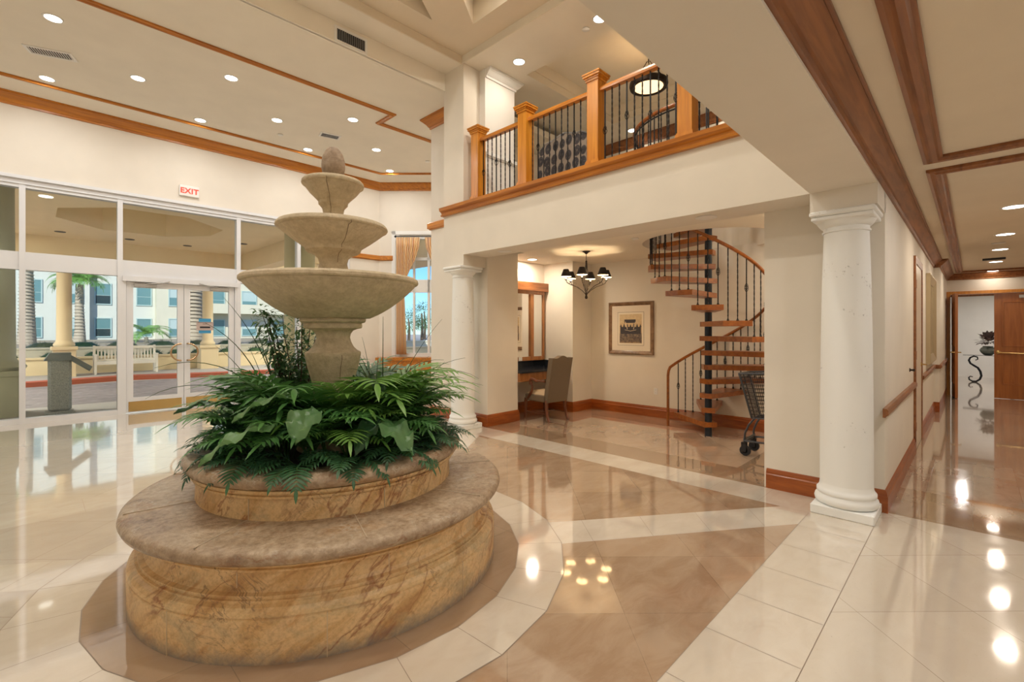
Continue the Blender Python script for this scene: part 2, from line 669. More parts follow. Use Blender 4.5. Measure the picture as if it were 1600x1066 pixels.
f.use(T_BROWN).poly(rect(-1.52, 4.31, 0.93, 5.05, 0.0003))
f.use(T_PALE).poly([(1.395, 2.99, 0.0004), (4.31, 5.05, 0.0004), (-1.52, 5.05, 0.0004)])
f.poly([(1.395, 2.99, 0.0004), (-1.52, 5.05, 0.0004), (-1.52, 0.93, 0.0004)])
def joint(x0, y0, x1, y1, z=0.0010, h=0.0013):
    d = Vector((x1 - x0, y1 - y0)).normalized()
    n = Vector((-d.y, d.x)) * h
    f.poly([(x0 - n.x, y0 - n.y, z), (x1 - n.x, y1 - n.y, z), (x1 + n.x, y1 + n.y, z), (x0 + n.x, y0 + n.y, z)])


# border strips with a joint line between them and the fields
f.use(GROUT)
f.poly(rect(-6, 4.75, 0.519, 0.523, 0.0004))
f.use(T_STRIP)
f.poly(rect(-1.94, 4.72, 0.523, 0.93, 0.0005))
f.poly(rect(4.31, 4.73, 0.93, 5.05, 0.0005))
f.poly(rect(-1.94, 4.73, 5.05, 5.47, 0.0005))
f.poly(rect(-1.94, -1.52, 0.93, 5.05, 0.0005))
for sx, sy in ((1, 1), (1, -1), (-1, 1), (-1, -1)):     # the four spokes
    cx, cy = 1.395 + sx * 2.915, 2.99 + sy * 2.06
    a = [(cx - sx * 0.30, cy, 0.0008), (cx, cy, 0.0008), (cx, cy - sy * 0.20, 0.0008), (cx - sx * 2.0, cy - sy * (0.20 + 1.45), 0.0008), (cx - sx * 2.2, cy - sy * 1.35, 0.0008)]
    if sx * sy < 0:
        a.reverse()
    f.poly(a)
f.use(GROUT)
for k in range(18):
    joint(-1.9 + 0.42 * k, 0.525, -1.9 + 0.42 * k, 0.93) if -1.9 + 0.42 * k < 4.7 else None
for k in range(14):
    x = -1.70 + 0.50 * k
    joint(x, 5.055, x, 5.465)
for k in range(10):
    joint(4.315, 1.30 + 0.42 * k, 4.725, 1.30 + 0.42 * k) if k < 9 else None
joint(4.31, 0.93, 4.31, 5.05)
joint(-1.5, 0.93, 4.31, 0.93)
for k in range(5):            # joints across the four spokes
    for sx, sy in ((1, 1), (1, -1), (-1, 1), (-1, -1)):
        cx, cy = 1.395 + sx * 2.915, 2.99 + sy * 2.06
        t = 0.12 + 0.19 * k
        joint(cx - sx * 2.0 * t, cy - sy * (0.20 + 1.45 * t), cx - sx * (0.30 + 1.9 * t), cy - sy * 1.35 * t, 0.0010)
f.use(T_BROWN2)
f.poly(rect(4.73, 5.20, 1.38, 5.25, 0.0005))
f.poly(rect(4.73, 7.27, 0.65, 1.77, 0.0006))
f.poly(rect(4.75, 5.60, -2.2, 0.50, 0.0005))
f.use(T_ROSE)
f.poly(rect(5.20, 7.27, 1.77, 5.70, 0.0005))
f.use(T_HALL)
f.poly(rect(5.60, 22.5, -2.2, 0.50, 0.0005))
NR = 24
for z, ro, ri, mm in ((0.0011, 1.535, 1.225, GROUT), (0.0014, 1.53, 1.24, T_STRIP)):
    f.use(mm)
    for i in range(NR):
        a0, a1 = 2 * pi * i / NR + 0.05, 2 * pi * (i + 1) / NR + 0.05
        g = 0.0012 if mm is T_STRIP else 0
        P = []
        for r_, a_ in ((ri, a0 + g), (ro, a0 + g), (ro, a1 - g), (ri, a1 - g)):
            P.append((FC[0] + r_ * cos(a_), FC[1] + r_ * sin(a_), z))
        f.poly(P)
f.use(T_BROWN2)
f.poly([(FC[0] + 1.235 * cos(2 * pi * i / NR + 0.05), FC[1] + 1.235 * sin(2 * pi * i / NR + 0.05), 0.0013) for i in range(NR)])
struct('floor', f)

# ------------------------------------------------------------------ walls
w = MB()
w.box(-6, -1.30, 10.45, 10.70, 0, ZC).box(-1.30, 5.22, 10.45, 10.70, 3.80, ZC).box(5.22, 6.0, 10.45, 10.70, 0, ZC)
struct('wall_front', w, WALL)
# diagonal bay wall with the curtained window; u runs along the wall
D0 = Vector((5.99, 10.45, 0))
DU = Vector((SA, -CA, 0))
DN = Vector((CA, SA, 0))
MD = Matrix(((DU.x, DN.x, 0, D0.x), (DU.y, DN.y, 0, D0.y), (0, 0, 1, 0), (0, 0, 0, 1)))
U0 = 0.40
w = MB()
w.box(-0.12, U0, 0, 0.22, 0, ZC, MD).box(U0, 1.9, 0, 0.22, 3.80, ZC, MD).box(U0, 1.9, 0, 0.22, 0, 0.80, MD).box(1.9, 3.2, 0, 0.22, 0, ZC, MD)
struct('wall_diagonal', w, WALL)
w = MB()
w.box(8.2, 8.4, 6.6, 8.3, 0, ZC)
struct('wall_bay_side', w, WALL)
w = MB()
w.box(-6.2, -6.0, -2.2, 10.7, 0, 5.8)
struct('wall_left', w, WALL)
w = MB()
w.box(-6.2, 14.3, -2.4, -2.2, 0, 5.8)
struct('wall_back', w, WALL)
# blocks on both sides of the writing niche
w = MB()
w.box(4.78, 5.44, 5.20, 5.72, 0, 2.70).box(4.78, 8.4, 5.72, 6.62, 0, 3.12).box(4.78, 5.28, 5.72, 6.62, 3.12, ZC).box(5.28, 8.5, 6.40, 6.62, 3.12, ZC).box(6.70, 7.47, 5.06, 5.72, 0, 2.70).box(4.78, 5.44, 5.20, 5.72, 2.70, 3.1)
struct('wall_niche', w, WALL)
w = MB()
w.box(7.27, 7.47, 0.65, 5.06, 0, 2.70)
struct('wall_stair', w, WALL)
w = MB()
w.box(4.75, 14.30, 0.50, 0.65, 0, 2.69).box(4.75, 5.05, 0.65, 1.38, 0, 2.69).box(11.2, 14.30, 0.42, 0.50, 0, 2.69)
struct('wall_corridor', w, WALL)
w = MB()
w.box(14.30, 14.45, 0.36, 0.65, 0, 2.69).box(14.30, 14.45, -2.2, 0.36, 2.26, 2.69).box(14.30, 14.45, -2.2, -0.98, 0, 2.26)
struct('wall_corridor_end', w, WALL)
w = MB()
w.box(20.3, 20.45, -3.2, 3.0, 0, 2.7).box(14.45, 20.3, 1.9, 2.05, 0, 2.7).box(14.45, 20.3, -3.3, -3.15, 0, 2.7)
struct('wall_far_lobby', w, WALL_W)
w = MB()
w.box(4.35, 4.78, 0.93, 5.24, 2.54, 3.16)          # fascia under the railing, with its soffit
w.box(4.35, 4.78, 0.50, 0.93, 2.385, 3.16)
w.box(4.35, 4.78, 5.24, 5.70, 2.385, 5.30)         # pillar above the far column
struct('wall_balcony_face', w, WALL)
w = MB()
w.box(-6, 4.35, 0.50, 0.93, 2.54, 5.8).box(4.35, 4.78, 0.50, 0.93, 3.16, 5.3)
struct('wall_gallery_beam', w, WALL)
# upstairs
w = MB()
w.box(4.66, 5.28, 5.12, 5.72, 3.13, 5.30)
struct('wall_upstairs_white', w, WALL_W)
w = MB()
w.box(8.5, 8.7, 0.5, 6.6, 3.13, 5.75).box(5.28, 8.5, 6.40, 6.6, 5.06, 5.75).box(4.78, 8.7, 0.3, 0.5, 3.13, 5.75).box(5.0, 5.28, 5.725, 6.6, 5.06, 5.75)
struct('wall_upstairs', w, WALL)

# ------------------------------------------------------------------ ceilings
c = MB()
c.box(-6, 8.4, 5.70, 10.7, ZC, ZC + 0.12)
struct('ceiling_entry', c, CEIL)
c = MB()
c.box(-6, 4.35, 5.67, 5.71, ZC, 5.42)        # beam face with the air grille
c.box(-6, 4.35, 5.29, 5.669, 5.30, 5.42)
c.box(-6, -1.56, 0.93, 5.27, 5.30, 5.42)
c.box(4.35, 5.22, 0.5, 5.70, 5.301, 5.42)
c.box(5.22, 7.6, 4.80, 7.6, 5.301, 5.42).box(7.6, 8.7, 0.3, 7.6, 5.301, 5.42).box(5.22, 7.6, 0.3, 0.9, 5.301, 5.42)
c.box(5.22, 7.6, 0.9, 4.80, 5.60, 5.75).box(5.20, 5.24, 0.9, 4.80, 5.42, 5.62).box(5.2, 7.6, 4.78, 4.82, 5.42, 5.62).box(7.58, 7.62, 0.9, 4.8, 5.42, 5.62)
struct('ceiling_upper', c, CEIL)
# star coffers above the fountain: four triangular pits between diagonal ribs
X0, X1, Y0, Y1, Z1, Z2 = -1.56, 4.355, 0.93, 5.27, 5.41, 5.80
hx, hy = (X1 - X0) / 2, (Y1 - Y0) / 2
mx_, my_ = (X0 + X1) / 2, (Y0 + Y1) / 2
ix, iy = hx - 0.36, hy - 0.34
c = MB()
rbx, rby = 0.42, 0.31      # half gap of the ribs measured along x and y


def P3(x, y, z):
    return (mx_ + x, my_ + y, z)


tris = []
for s in (1, -1):
    tris.append([(-ix + rbx, s * iy), (ix - rbx, s * iy), (0, s * (rby))])
    tris.append([(s * ix, iy - rby), (s * ix, -iy + rby), (s * rbx, 0)])
# plate with four holes, made of strips around each triangle
for s in (1, -1):
    c.box(X0, X1, my_ + (iy if s > 0 else -hy), my_ + (hy if s > 0 else -iy), Z1, Z1 + 0.05)
    c.box(mx_ + (ix if s > 0 else -hx), mx_ + (hx if s > 0 else -ix), my_ - iy, my_ + iy, Z1, Z1 + 0.05)
for s in (1, -1):
    for t in (1, -1):
        q = [(mx_, my_), (mx_ + s * rbx, my_), (mx_ + s * ix, my_ + t * (iy - rby)), (mx_ + s * ix, my_ + t * iy), (mx_ + s * (ix - rbx), my_ + t * iy), (mx_, my_ + t * rby)]
        if s * t < 0:
            q.reverse()
        c.prism(q, Z1, Z1 + 0.05)
for tr in tris:
    for i in range(3):
        a, b = tr[i], tr[(i + 1) % 3]
        c.add([P3(*a, Z1 + 0.05), P3(*b, Z1 + 0.05), P3(*b, Z2), P3(*a, Z2)], [(0, 1, 2, 3), ])
c.box(X0, X1, Y0, Y1, Z2 - 0.02, Z2 + 0.05)
for a in ((X0 - 0.03, X0, Y0, Y1), (X1, X1 + 0.03, Y0, Y1), (X0, X1, Y0 - 0.03, Y0), (X0, X1, Y1, Y1 + 0.03)):
    c.box(*a, 5.42, Z2 + 0.05)
c.box(X0 - 0.02, X0, Y0, Y1, 5.302, Z1).box(X0, X1 + 0.001, Y1, Y1 + 0.019, 5.301, 5.42).box(X1, X1 + 0.004, Y0, Y1, 5.3005, 5.42)
struct('ceiling_coffer', c, CEIL2)
c = MB()
# ceiling of the stair alcove with a round stairwell opening
PX, PY, HR = 6.49, 2.59, 0.87
NS = 48


def hole_plate(mb, x0, x1, y0, y1, z0, z1):
    def edge(a):
        dx, dy = cos(a), sin(a)
        t = 1e9
        if dx > 1e-9: t = min(t, (x1 - PX) / dx)
        if dx < -1e-9: t = min(t, (x0 - PX) / dx)
        if dy > 1e-9: t = min(t, (y1 - PY) / dy)
        if dy < -1e-9: t = min(t, (y0 - PY) / dy)
        return (PX + dx * t, PY + dy * t)
    A = sorted(set([2 * pi * i / NS for i in range(NS)] + [atan2(y - PY, x - PX) % (2 * pi) for x in (x0, x1) for y in (y0, y1)]))
    n = len(A)
    for i in range(n):
        a, b = A[i], A[(i + 1) % n]
        pi_, pj = (PX + HR * cos(a), PY + HR * sin(a)), (PX + HR * cos(b), PY + HR * sin(b))
        ei, ej = edge(a), edge(b)
        vs = [(*pi_, z0), (*pj, z0), (*ej, z0), (*ei, z0), (*pi_, z1), (*pj, z1), (*ej, z1), (*ei, z1)]
        mb.add(vs, [(0, 1, 2, 3), (7, 6, 5, 4), (0, 4, 5, 1)])


hole_plate(c, 4.78, 7.40, 0.65, 5.06, 2.67, 3.12)
c.box(5.44, 6.70, 5.06, 5.72, 2.67, 3.12)
c.box(7.40, 8.6, 0.5, 5.72, 2.9, 3.12)
struct('ceiling_alcove', c, CEIL)
c = MB()
c.box(-6.2, 14.45, -2.4, 0.50, 2.69, 2.85)
struct('ceiling_corridor', c, CEIL2)
c = MB()
c.box(14.45, 20.45, -3.3, 2.05, 2.69, 2.85)
struct('ceiling_far_lobby', c, CEIL)

# ------------------------------------------------------------------ trims (structure)
BASE = [(0, 0), (0.022, 0), (0.022, 0.125), (0.016, 0.135), (0.016, 0.15), (0.008, 0.172), (0, 0.178)]


def crownp(z, h=0.16, p=0.13):
    return [(0, z - h), (0.018, z - h), (0.022, z - h + 0.03), (0.034, z - h + 0.035), (0.06, z - h * 0.55), (p - 0.03, z - 0.045), (p - 0.012, z - 0.03), (p - 0.012, z - 0.022), (p, z - 0.02), (p, z - 0.001), (0, z - 0.001)]


def railp(z0, z1, p=0.03):
    return [(0, z0), (p * 0.5, z0), (p * 0.55, z0 + 0.012), (p, z0 + 0.02), (p, z1 - 0.014), (p * 0.7, z1), (0, z1)]


def trim(name, path, prof, m, closed=False):
    return struct(name, MB().sweep(path, prof, closed), m)


E_ = 0.0005
trim('baseboard_corner', [(4.75 - E_, 1.36), (4.75 - E_, 0.50 - E_), (7.30, 0.50 - E_)][::-1], [(o_, z) for o_, z in BASE][::-1] and BASE, CHERRY)
trim('baseboard_corridor', [(11.2 - E_, 0.50 - E_), (8.36, 0.50 - E_)], BASE, CHERRY)
trim('baseboard_corridor_end', [(14.28, 0.42 - E_), (11.2 - E_, 0.42 - E_), (11.2 - E_, 0.49)], [(-o_, z) for o_, z in BASE][::-1], CHERRY)
trim('baseboard_stair', [(4.80, 0.65 + E_), (7.27 - E_, 0.65 + E_), (7.27 - E_, 5.06 - E_), (6.70 - E_, 5.06 - E_), (6.70 - E_, 5.72 - E_), (5.44 + E_, 5.72 - E_), (5.44 + E_, 5.20 - E_), (4.78 - E_, 5.20 - E_), (4.78 - E_, 6.62 + E_)], BASE, CHERRY)
HP = [(0.0, 3.155), (0.045, 3.155), (0.05, 3.175), (0.03, 3.185), (0.035, 3.21), (0.075, 3.235), (0.08, 3.275), (-0.16, 3.275), (-0.16, 3.155)]
trim('trim_balcony_nosing', [(4.35, 5.72), (4.35, 0.93)], [(-a, z) for a, z in HP][::-1], HONEY_Y)
trim('trim_entry_crown', [(-6, 10.45), (5.99, 10.45), (5.99 + 3.2 * SA, 10.45 - 3.2 * CA)], [(-a, z) for a, z in crownp(ZC, 0.17, 0.14)][::-1], HONEY_X)
trim('trim_niche_crown', [(4.78, 5.70), (4.78, 6.62), (8.3, 6.62)], crownp(ZC, 0.17, 0.14), HONEY_Y)
trim('trim_entry_rail', [(5.22, 10.45), (5.99, 10.45), (5.99 + (U0 - 0.06) * SA, 10.45 - (U0 - 0.06) * CA)], [(-a, z) for a, z in railp(3.16, 3.28, 0.05)][::-1], HONEY_X)
trim('trim_niche_rail', [(4.78, 5.70), (4.78, 6.62), (8.3, 6.62)], railp(3.16, 3.28, 0.05), HONEY_Y)
# flat mouldings framing the ceiling panels
CM = [(0, -0.001), (0, -0.022), (0.02, -0.03), (0.035, -0.022), (0.05, -0.035), (0.075, -0.035), (0.085, -0.018), (0.10, -0.018), (0.10, -0.001)]


def ceil_mould(name, path, z, m, w_=1.0):
    return trim(name, path, [(a * w_, z + b) for a, b in CM], m, True)


ceil_mould('trim_entry_panel', [(-5.6, 6.86), (4.25, 6.86), (4.25, 7.32), (6.9, 7.32), (6.9, 8.43), (5.62, 9.74), (-5.6, 9.74)], ZC, HONEY_X, 0.8)
CMH = 1.0
ceil_mould('trim_corridor_panel', [(-1.5, -1.9), (4.60, -1.9), (4.60, 0.26), (-1.5, 0.26)], 2.69, MAHOG, 1.1)
ceil_mould('trim_corridor_panel_far', [(4.85, -1.9), (13.75, -1.9), (13.75, 0.26), (4.85, 0.26)], 2.69, MAHOG, 1.1)
trim('trim_corridor_crown', [(-6, 0.50), (11.05, 0.50)], [(-a, z) for a, z in crownp(2.69, 0.135, 0.12)][::-1], MAHOG)
trim('trim_corridor_crown_end', [(11.2, 0.50), (11.2, 0.42), (14.3, 0.42), (14.3, -2.2)], [(-a, z) for a, z in crownp(2.69, 0.135, 0.12)][::-1], MAHOG)
trim('trim_corridor_rail', [(4.62, 0.50), (7.28, 0.50)], [(-a, z) for a, z in railp(0.77, 0.84, 0.035)][::-1], MAHOG)
trim('trim_corridor_rail_far', [(8.36, 0.50), (11.2, 0.50)], [(-a, z) for a, z in railp(0.77, 0.84, 0.035)][::-1], MAHOG)
trim('trim_corridor_rail_end', [(11.19, 0.50), (11.19, 0.42), (14.2, 0.42)], [(-a, z) for a, z in railp(0.77, 0.84, 0.035)][::-1], MAHOG)
trim('trim_upstairs_crown', [(8.5, 0.6), (8.5, 7.3)], crownp(5.30, 0.17, 0.14), MAHOG)
trim('trim_upstairs_white_crown', [(4.67, 5.12), (5.28, 5.12), (5.28, 5.7)], [(-a, z) for a, z in crownp(5.30, 0.13, 0.11)][::-1], WHITE)
trim('trim_upstairs_white_rail', [(4.67, 5.12), (5.28, 5.12), (5.28, 5.7)], [(-a, z) for a, z in railp(4.01, 4.08, 0.03)][::-1], WHITE)
trim('trim_far_lobby', [(20.3, -3.0), (20.3, 1.9)], crownp(2.62, 0.13, 0.1), MAHOG)

# unseen roof box added against sun leaks; only the windows let daylight in
c = MB()
c.box(-6.4, 14.6, -2.6, 10.7, 5.90, 6.05).box(-6.4, 14.6, -2.6, -2.4, 2.7, 5.9).box(14.45, 14.6, -2.4, 10.7, 2.7, 5.9).box(8.7, 14.6, 10.5, 10.7, 0, 5.9).box(8.7, 8.9, 6.6, 10.7, 0, 5.9)
struct('ceiling_sun_blocker', c, CEIL)

# ------------------------------------------------------------------ storefront glazing
GY0, GY1 = 10.47, 10.60
mull = [-1.27, -0.105, 1.06, 2.885, 4.06, 5.19]
g = MB()
g.box(-1.30, 5.22, GY0 - 0.03, GY1, 3.70, 3.80)          # head
g.box(-1.30, 5.22, GY0 - 0.07, GY0, 3.775, 3.825)        # head cap
g.box(-1.30, 5.22, GY0, GY1, 2.385, 2.66)                # transom
for i, x in enumerate(mull):
    g.box(x - 0.035, x + 0.035, GY0 - 0.02, GY1, 0, 3.72)
g.box(-1.30, 1.03, GY0 - 0.01, GY1, 0, 0.08).box(2.92, 5.22, GY0 - 0.01, GY1, 0, 0.08)
g.box(-1.30, 5.22, GY0 - 0.01, GY1, 3.65, 3.71)
g.box(1.06, 1.14, GY0 - 0.012, GY1, 0, 2.39).box(2.82, 2.92, GY0 - 0.012, GY1, 0, 2.39)
g.box(1.09, 2.86, GY0 - 0.05, GY1, 2.30, 2.39)
win1 = struct('window_1', g, ALU)
for i in range(5):
    a, b = mull[i] + 0.03, mull[i + 1] - 0.03
    MB().box(a, b, 10.53, 10.538, 2.655, 3.66).build('pane', GLASS, win1)
    if i != 2:
        MB().box(a, b, 10.53, 10.538, 0.075, 2.39).build('pane', GLASS, win1)


def entrance_door(n, x0, x1, hinge_left):
    st = MB()
    y0, y1 = 10.49, 10.545
    ws = 0.095
    st.box(x0, x0 + ws, y0, y1, 0.012, 2.295).box(x1 - ws, x1, y0, y1, 0.012, 2.295)
    st.box(x0 + ws, x1 - ws, y0, y1, 2.20, 2.295).box(x0 + ws, x1 - ws, y0, y1, 0.012, 0.27)
    d = struct('door_%d' % n, st, ALU)
    MB().box(x0 + ws, x1 - ws, 10.515, 10.522, 0.27, 2.20).build('pane', GLASS, d)
    MB().box(x0 + 0.03, x1 - 0.03, y0 - 0.006, y0, 0.03, 0.20).build('kick_plate', BRASS, d)
    cx = (x1 - 0.05) if hinge_left else (x0 + 0.05)
    s = -1 if hinge_left else 1
    pts = [(cx, y0, 1.20), (cx, y0 - 0.05, 1.20)] + [(cx + s * 0.155 * sin(pi * k / 12), y0 - 0.06, 1.045 + 0.155 * cos(pi * k / 12)) for k in range(13)] + [(cx, y0 - 0.05, 0.89), (cx, y0, 0.89)]
    MB().tube(pts, 0.015, 8).build('pull_handle', BRONZE, d, True)
    hx = x0 if hinge_left else x1
    t = 1 if hinge_left else -1
    cl = MB()
    cl.box(min(hx + t * 0.10, hx + t * 0.42), max(hx + t * 0.10, hx + t * 0.42), y0 - 0.045, y0, 2.215, 2.265)
    cl.tube([(hx + t * 0.26, y0 - 0.03, 2.27), (hx + t * 0.50, y0 - 0.16, 2.29), (hx + t * 0.62, y0 - 0.05, 2.33)], 0.010, 6)
    cl.build('door_closer', CLOSER, d)
    return d


entrance_door(1, 1.145, 1.975, True)
entrance_door(2, 1.983, 2.815, False)

# paper notice taped on the entrance glass
no = thing('paper_notice', 'small printed notice on blue backing taped to the glass of the entrance door', 'sign', (2.32, 10.512, 1.52))
blue = mat('blue_card', (0.05, 0.30, 0.55), 0.6)
pap = mat('pinkish_paper', (0.50, 0.40, 0.37), 0.6)
MB().box(-0.10, 0.10, -0.004, 0.0, -0.13, 0.15).build('backing', blue, no)
MB().box(-0.14, 0.14, -0.008, -0.004, -0.075, 0.085).build('paper', pap, no)
MB().box(-0.085, 0.085, -0.0095, -0.008, -0.032, 0.0).box(-0.04, 0.04, -0.0095, -0.008, 0.045, 0.052).box(-0.12, 0.12, -0.0095, -0.008, 0.072, 0.078).build('print', DARK, no)

# EXIT sign
ex = thing('exit_sign', 'white EXIT sign with red letters on the wall above the entrance glazing', 'sign', (2.05, 10.45, 4.035))
MB().bbox(-0.155, 0.155, -0.045, 0.0, -0.10, 0.10, 0.008).build('housing', PLAST, ex)
fc = bpy.data.curves.new('letters', 'FONT')
fc.body = 'EXIT'
fc.size = 0.135
fc.align_x = 'CENTER'
fc.align_y = 'CENTER'
fc.extrude = 0.002
fc.offset = 0.0035
fc.space_character = 1.05
to = bpy.data.objects.new('letters', fc)
C.objects.link(to)
me = bpy.data.meshes.new_from_object(to.evaluated_get(bpy.context.evaluated_depsgraph_get()))
bpy.data.objects.remove(to)
lt = bpy.data.objects.new('letters', me)
C.objects.link(lt)
me.materials.clear()
me.materials.append(RED)
lt.parent = ex
bbz = [v.co.y for v in me.vertices]
lt.location = (0, -0.048, -(max(bbz) + min(bbz)) / 2)
lt.rotation_euler = (pi / 2, 0, 0)

# ------------------------------------------------------------------ bay window and curtains
g = MB()
MW = MD
wz0, wz1, wu1 = 0.80, 3.80, 1.9
g.box(U0, U0 + 0.10, 0.0, 0.12, wz0, wz1, MW).box(wu1 - 0.10, wu1, 0.0, 0.12, wz0, wz1, MW)
g.box(U0, wu1, 0.02, 0.12, wz1 - 0.10, wz1, MW).box(U0, wu1, 0.02, 0.14, wz0, wz0 + 0.08, MW)
g.box(U0, wu1, 0.05, 0.12, 2.38, 2.70, MW).box(U0, wu1, 0.05, 0.12, 3.18, 3.25, MW)
g.box(U0 + 0.42, U0 + 0.47, 0.05, 0.12, wz0, wz1, MW)
g.box(1.18, 1.24, 0.05, 0.12, wz0, wz1, MW)
win2 = struct('window_2', g, WHITE)
MB().box(U0 + 0.1, wu1 - 0.1, 0.08, 0.086, wz0 + 0.08, wz1 - 0.1, MW).build('pane', GLASS, win2)
struct('trim_bay_casing', MB().box(U0 - 0.09, U0, -0.02, 0.0, wz0 - 0.02, wz1 + 0.09, MD).box(U0 - 0.09, 2.0, -0.02, 0.0, wz1, wz1 + 0.09, MD), WHITE)
struct('trim_bay_bench', MB().box(U0 - 0.35, 2.2, -0.30, -0.001, 0.40, 0.72, MD).box(U0 - 0.40, 2.25, -0.34, 0.0, 0.72, 0.79, MD), HONEY_X)


def curtain_mat():
    m = mat('striped_silk', (0.7, 0.5, 0.3), 0.45)
    v = coords(m, (1, 1, 1))
    s = nd(m, 'ShaderNodeSeparateXYZ')
    lk(m, v, s.inputs[0])
    n = nd(m, 'ShaderNodeTexNoise', noise_dimensions='1D')
    n.inputs['Scale'].default_value = 38
    n.inputs['Detail'].default_value = 1
    lk(m, s.outputs[0], n.inputs['W'])
    bc(m, ramp(m, n.outputs['Fac'], [(0.3, (0.72, 0.38, 0.16)), (0.42, (0.82, 0.60, 0.26)), (0.5, (0.52, 0.32, 0.24)), (0.58, (0.80, 0.52, 0.30)), (0.7, (0.86, 0.72, 0.44))]))
    return m


CURT = curtain_mat()


def curtain(side, u0, u1, gu, gw, label):
    """one swag of a tied curtain; u0..u1 at the rod, gathered to half-width gw around gu at the tie"""
    o = thing('curtain', label, 'curtain', (D0.x, D0.y, 0))
    o.rotation_euler = (0, 0, atan2(DU.y, DU.x))
    mb = MB()
    n, zs = 60, [(3.72, 0), (3.5, 0.12), (3.2, 0.35), (2.9, 0.62), (2.65, 0.88), (2.5, 1.0), (2.42, 1.0), (2.2, 0.93), (1.8, 0.86), (1.3, 0.80), (0.86, 0.78)]
    vs = []
    for z, t in zs:
        t2 = t * t * (3 - 2 * t)
        for i in range(n):
            q = i / (n - 1)
            a = u0 + (u1 - u0) * q
            b = gu + (q - 0.5) * 2 * gw
            u = a * (1 - t2) + b * t2
            vs.append((u, -0.09 + 0.022 * sin(q * 2 * pi * 11) * (1 - 0.5 * t2), z))
    fs = [(k * n + i, k * n + i + 1, k * n + n + i + 1, k * n + n + i) for k in range(len(zs) - 1) for i in range(n - 1)]
    mb.add(vs, fs)
    d = mb.build('drape', CURT, o, True)
    mo = d.modifiers.new('thick', 'SOLIDIFY')
    mo.thickness = 0.006
    MB().lathe([(gw + 0.015, 2.40), (gw + 0.03, 2.44), (gw + 0.015, 2.48)], 20, (0, 0), Matrix.Translation((gu, -0.09, 0)) @ Matrix.Diagonal((1, 0.45, 1, 1))).build('tie_band', HONEY_X, o)
    return o


curtain(0, 0.44, 1.02, 0.54, 0.10, 'striped gold curtain tied back at the near jamb of the bay window')
curtain(1, 1.14, 1.80, 1.70, 0.10, 'striped gold curtain hanging beside the wall end in the bay window')
rd = thing('curtain_rod', 'dark rod with round finial carrying the bay window curtains', 'curtain rod', (D0.x, D0.y, 3.74))
rd.rotation_euler = (0, 0, atan2(DU.y, DU.x))
MB().tube([(0.42, -0.09, 0), (1.86, -0.09, 0)], 0.012, 8).build('rod', IRON, rd)
MB().lathe([(0, -0.03), (0.02, -0.02), (0.03, 0), (0.02, 0.02), (0, 0.03)], 10, (0, 0), Matrix.Translation((0.42, -0.09, 0))).build('finial', IRON, rd, True)

# ------------------------------------------------------------------ recessed lights
def downlight(x, y, z, label, group, power=0, col=(1, 0.88, 0.72), r=0.075, spread=pi):
    o = thing('recessed_downlight', label, 'ceiling light', (x, y, z), 0, group)
    MB().lathe([(r, -0.001), (r + 0.002, -0.006), (r + 0.018, -0.006), (r + 0.022, -0.0005)], 24).build('trim_ring', PLAST, o, True)
    MB().lathe([(0.0, -0.003), (r, -0.0032), (r, -0.0010), (0.0, -0.0008)], 24).build('lens', LAMP, o)
    if power:
        lamp('AREA', power, (0, 0, -0.012), col, 2 * r, o, 'bulb', spread)
    return o


EP = 10
ent = [(0.17, 7.58, 'nearest to the corner with the long air grille'), (0.15, 9.46, 'beside the wall moulding, past the large grille'), (1.06, 8.52, 'in the middle row, next after the large grille'),
       (1.99, 7.56, 'in the row by the white beam, second along'), (2.02, 9.46, 'along the far moulding, above the exit sign'), (2.94, 8.52, 'in the middle row, just before the small grille'),
       (3.84, 7.57, 'in the row by the white beam, before the moulding jog'), (3.85, 9.47, 'along the far moulding, left behind the stone finial'), (4.81, 8.50, 'in the middle row, past the small grille'), (5.66, 9.41, 'at the far corner of the wood moulding')]
for x, y, s in ent:
    downlight(x, y, ZC, 'recessed entry ceiling downlight, ' + s, 'entry ceiling downlights', EP, (1, 0.975, 0.94))
for x, y, s in ((-1.8, 7.56, 'by the white beam, left of view'), (-1.75, 9.46, 'by the far moulding, left of view'), (-3.7, 8.5, 'far to the left of view'), (-0.8, 8.52, 'just left of the large grille'), (6.6, 7.7, 'hidden behind the wall end')):
    downlight(x, y, ZC, 'recessed entry ceiling downlight ' + s, 'entry ceiling downlights out of view', EP, (1, 0.975, 0.94))
for x, y, s in ((4.89, 4.65, 'above the second newel post'), (4.91, 3.29, 'cut by the edge of the low beam')):
    downlight(x, y, 5.301, 'round recessed downlight over the balcony railing, ' + s, 'balcony ceiling downlights', 6 if y > 4 else 12)
for x, y, s in ((8.10, 4.69, 'seen between the balusters beside the curved rail'), (8.2, 2.99, 'seen past the last newel post')):
    downlight(x, y, 5.301, 'round recessed downlight far upstairs, ' + s, 'upstairs downlights', 3)
for i, x in enumerate((6.9, 8.8, 10.4, 12.2, 14.05)):
    downlight(x, -0.30, 2.69, 'recessed downlight in the corridor ceiling, ' + ('nearest in view', 'second from the near end', 'third, midway along the corridor', 'fourth, beside the smoke detector', 'farthest, above the double doors')[i], 'corridor downlights', 10 if i < 4 else 2, (1, 0.86, 0.69), 0.085)
for x in (5.1, 3.3, 1.4, -0.8, -3):
    downlight(x, -0.55, 2.69, 'recessed corridor downlight above the viewer, %s from the corner column' % {5.1: 'first', 3.3: 'second', 1.4: 'third', -0.8: 'fourth', -3: 'fifth'}[x], 'corridor downlights out of view', 9, (1, 0.97, 0.93), 0.085)
downlight(6.04, 5.43, 2.67, 'recessed downlight above the mirror cabinet in the niche', 'niche downlight', 16, (1, 0.85, 0.66))
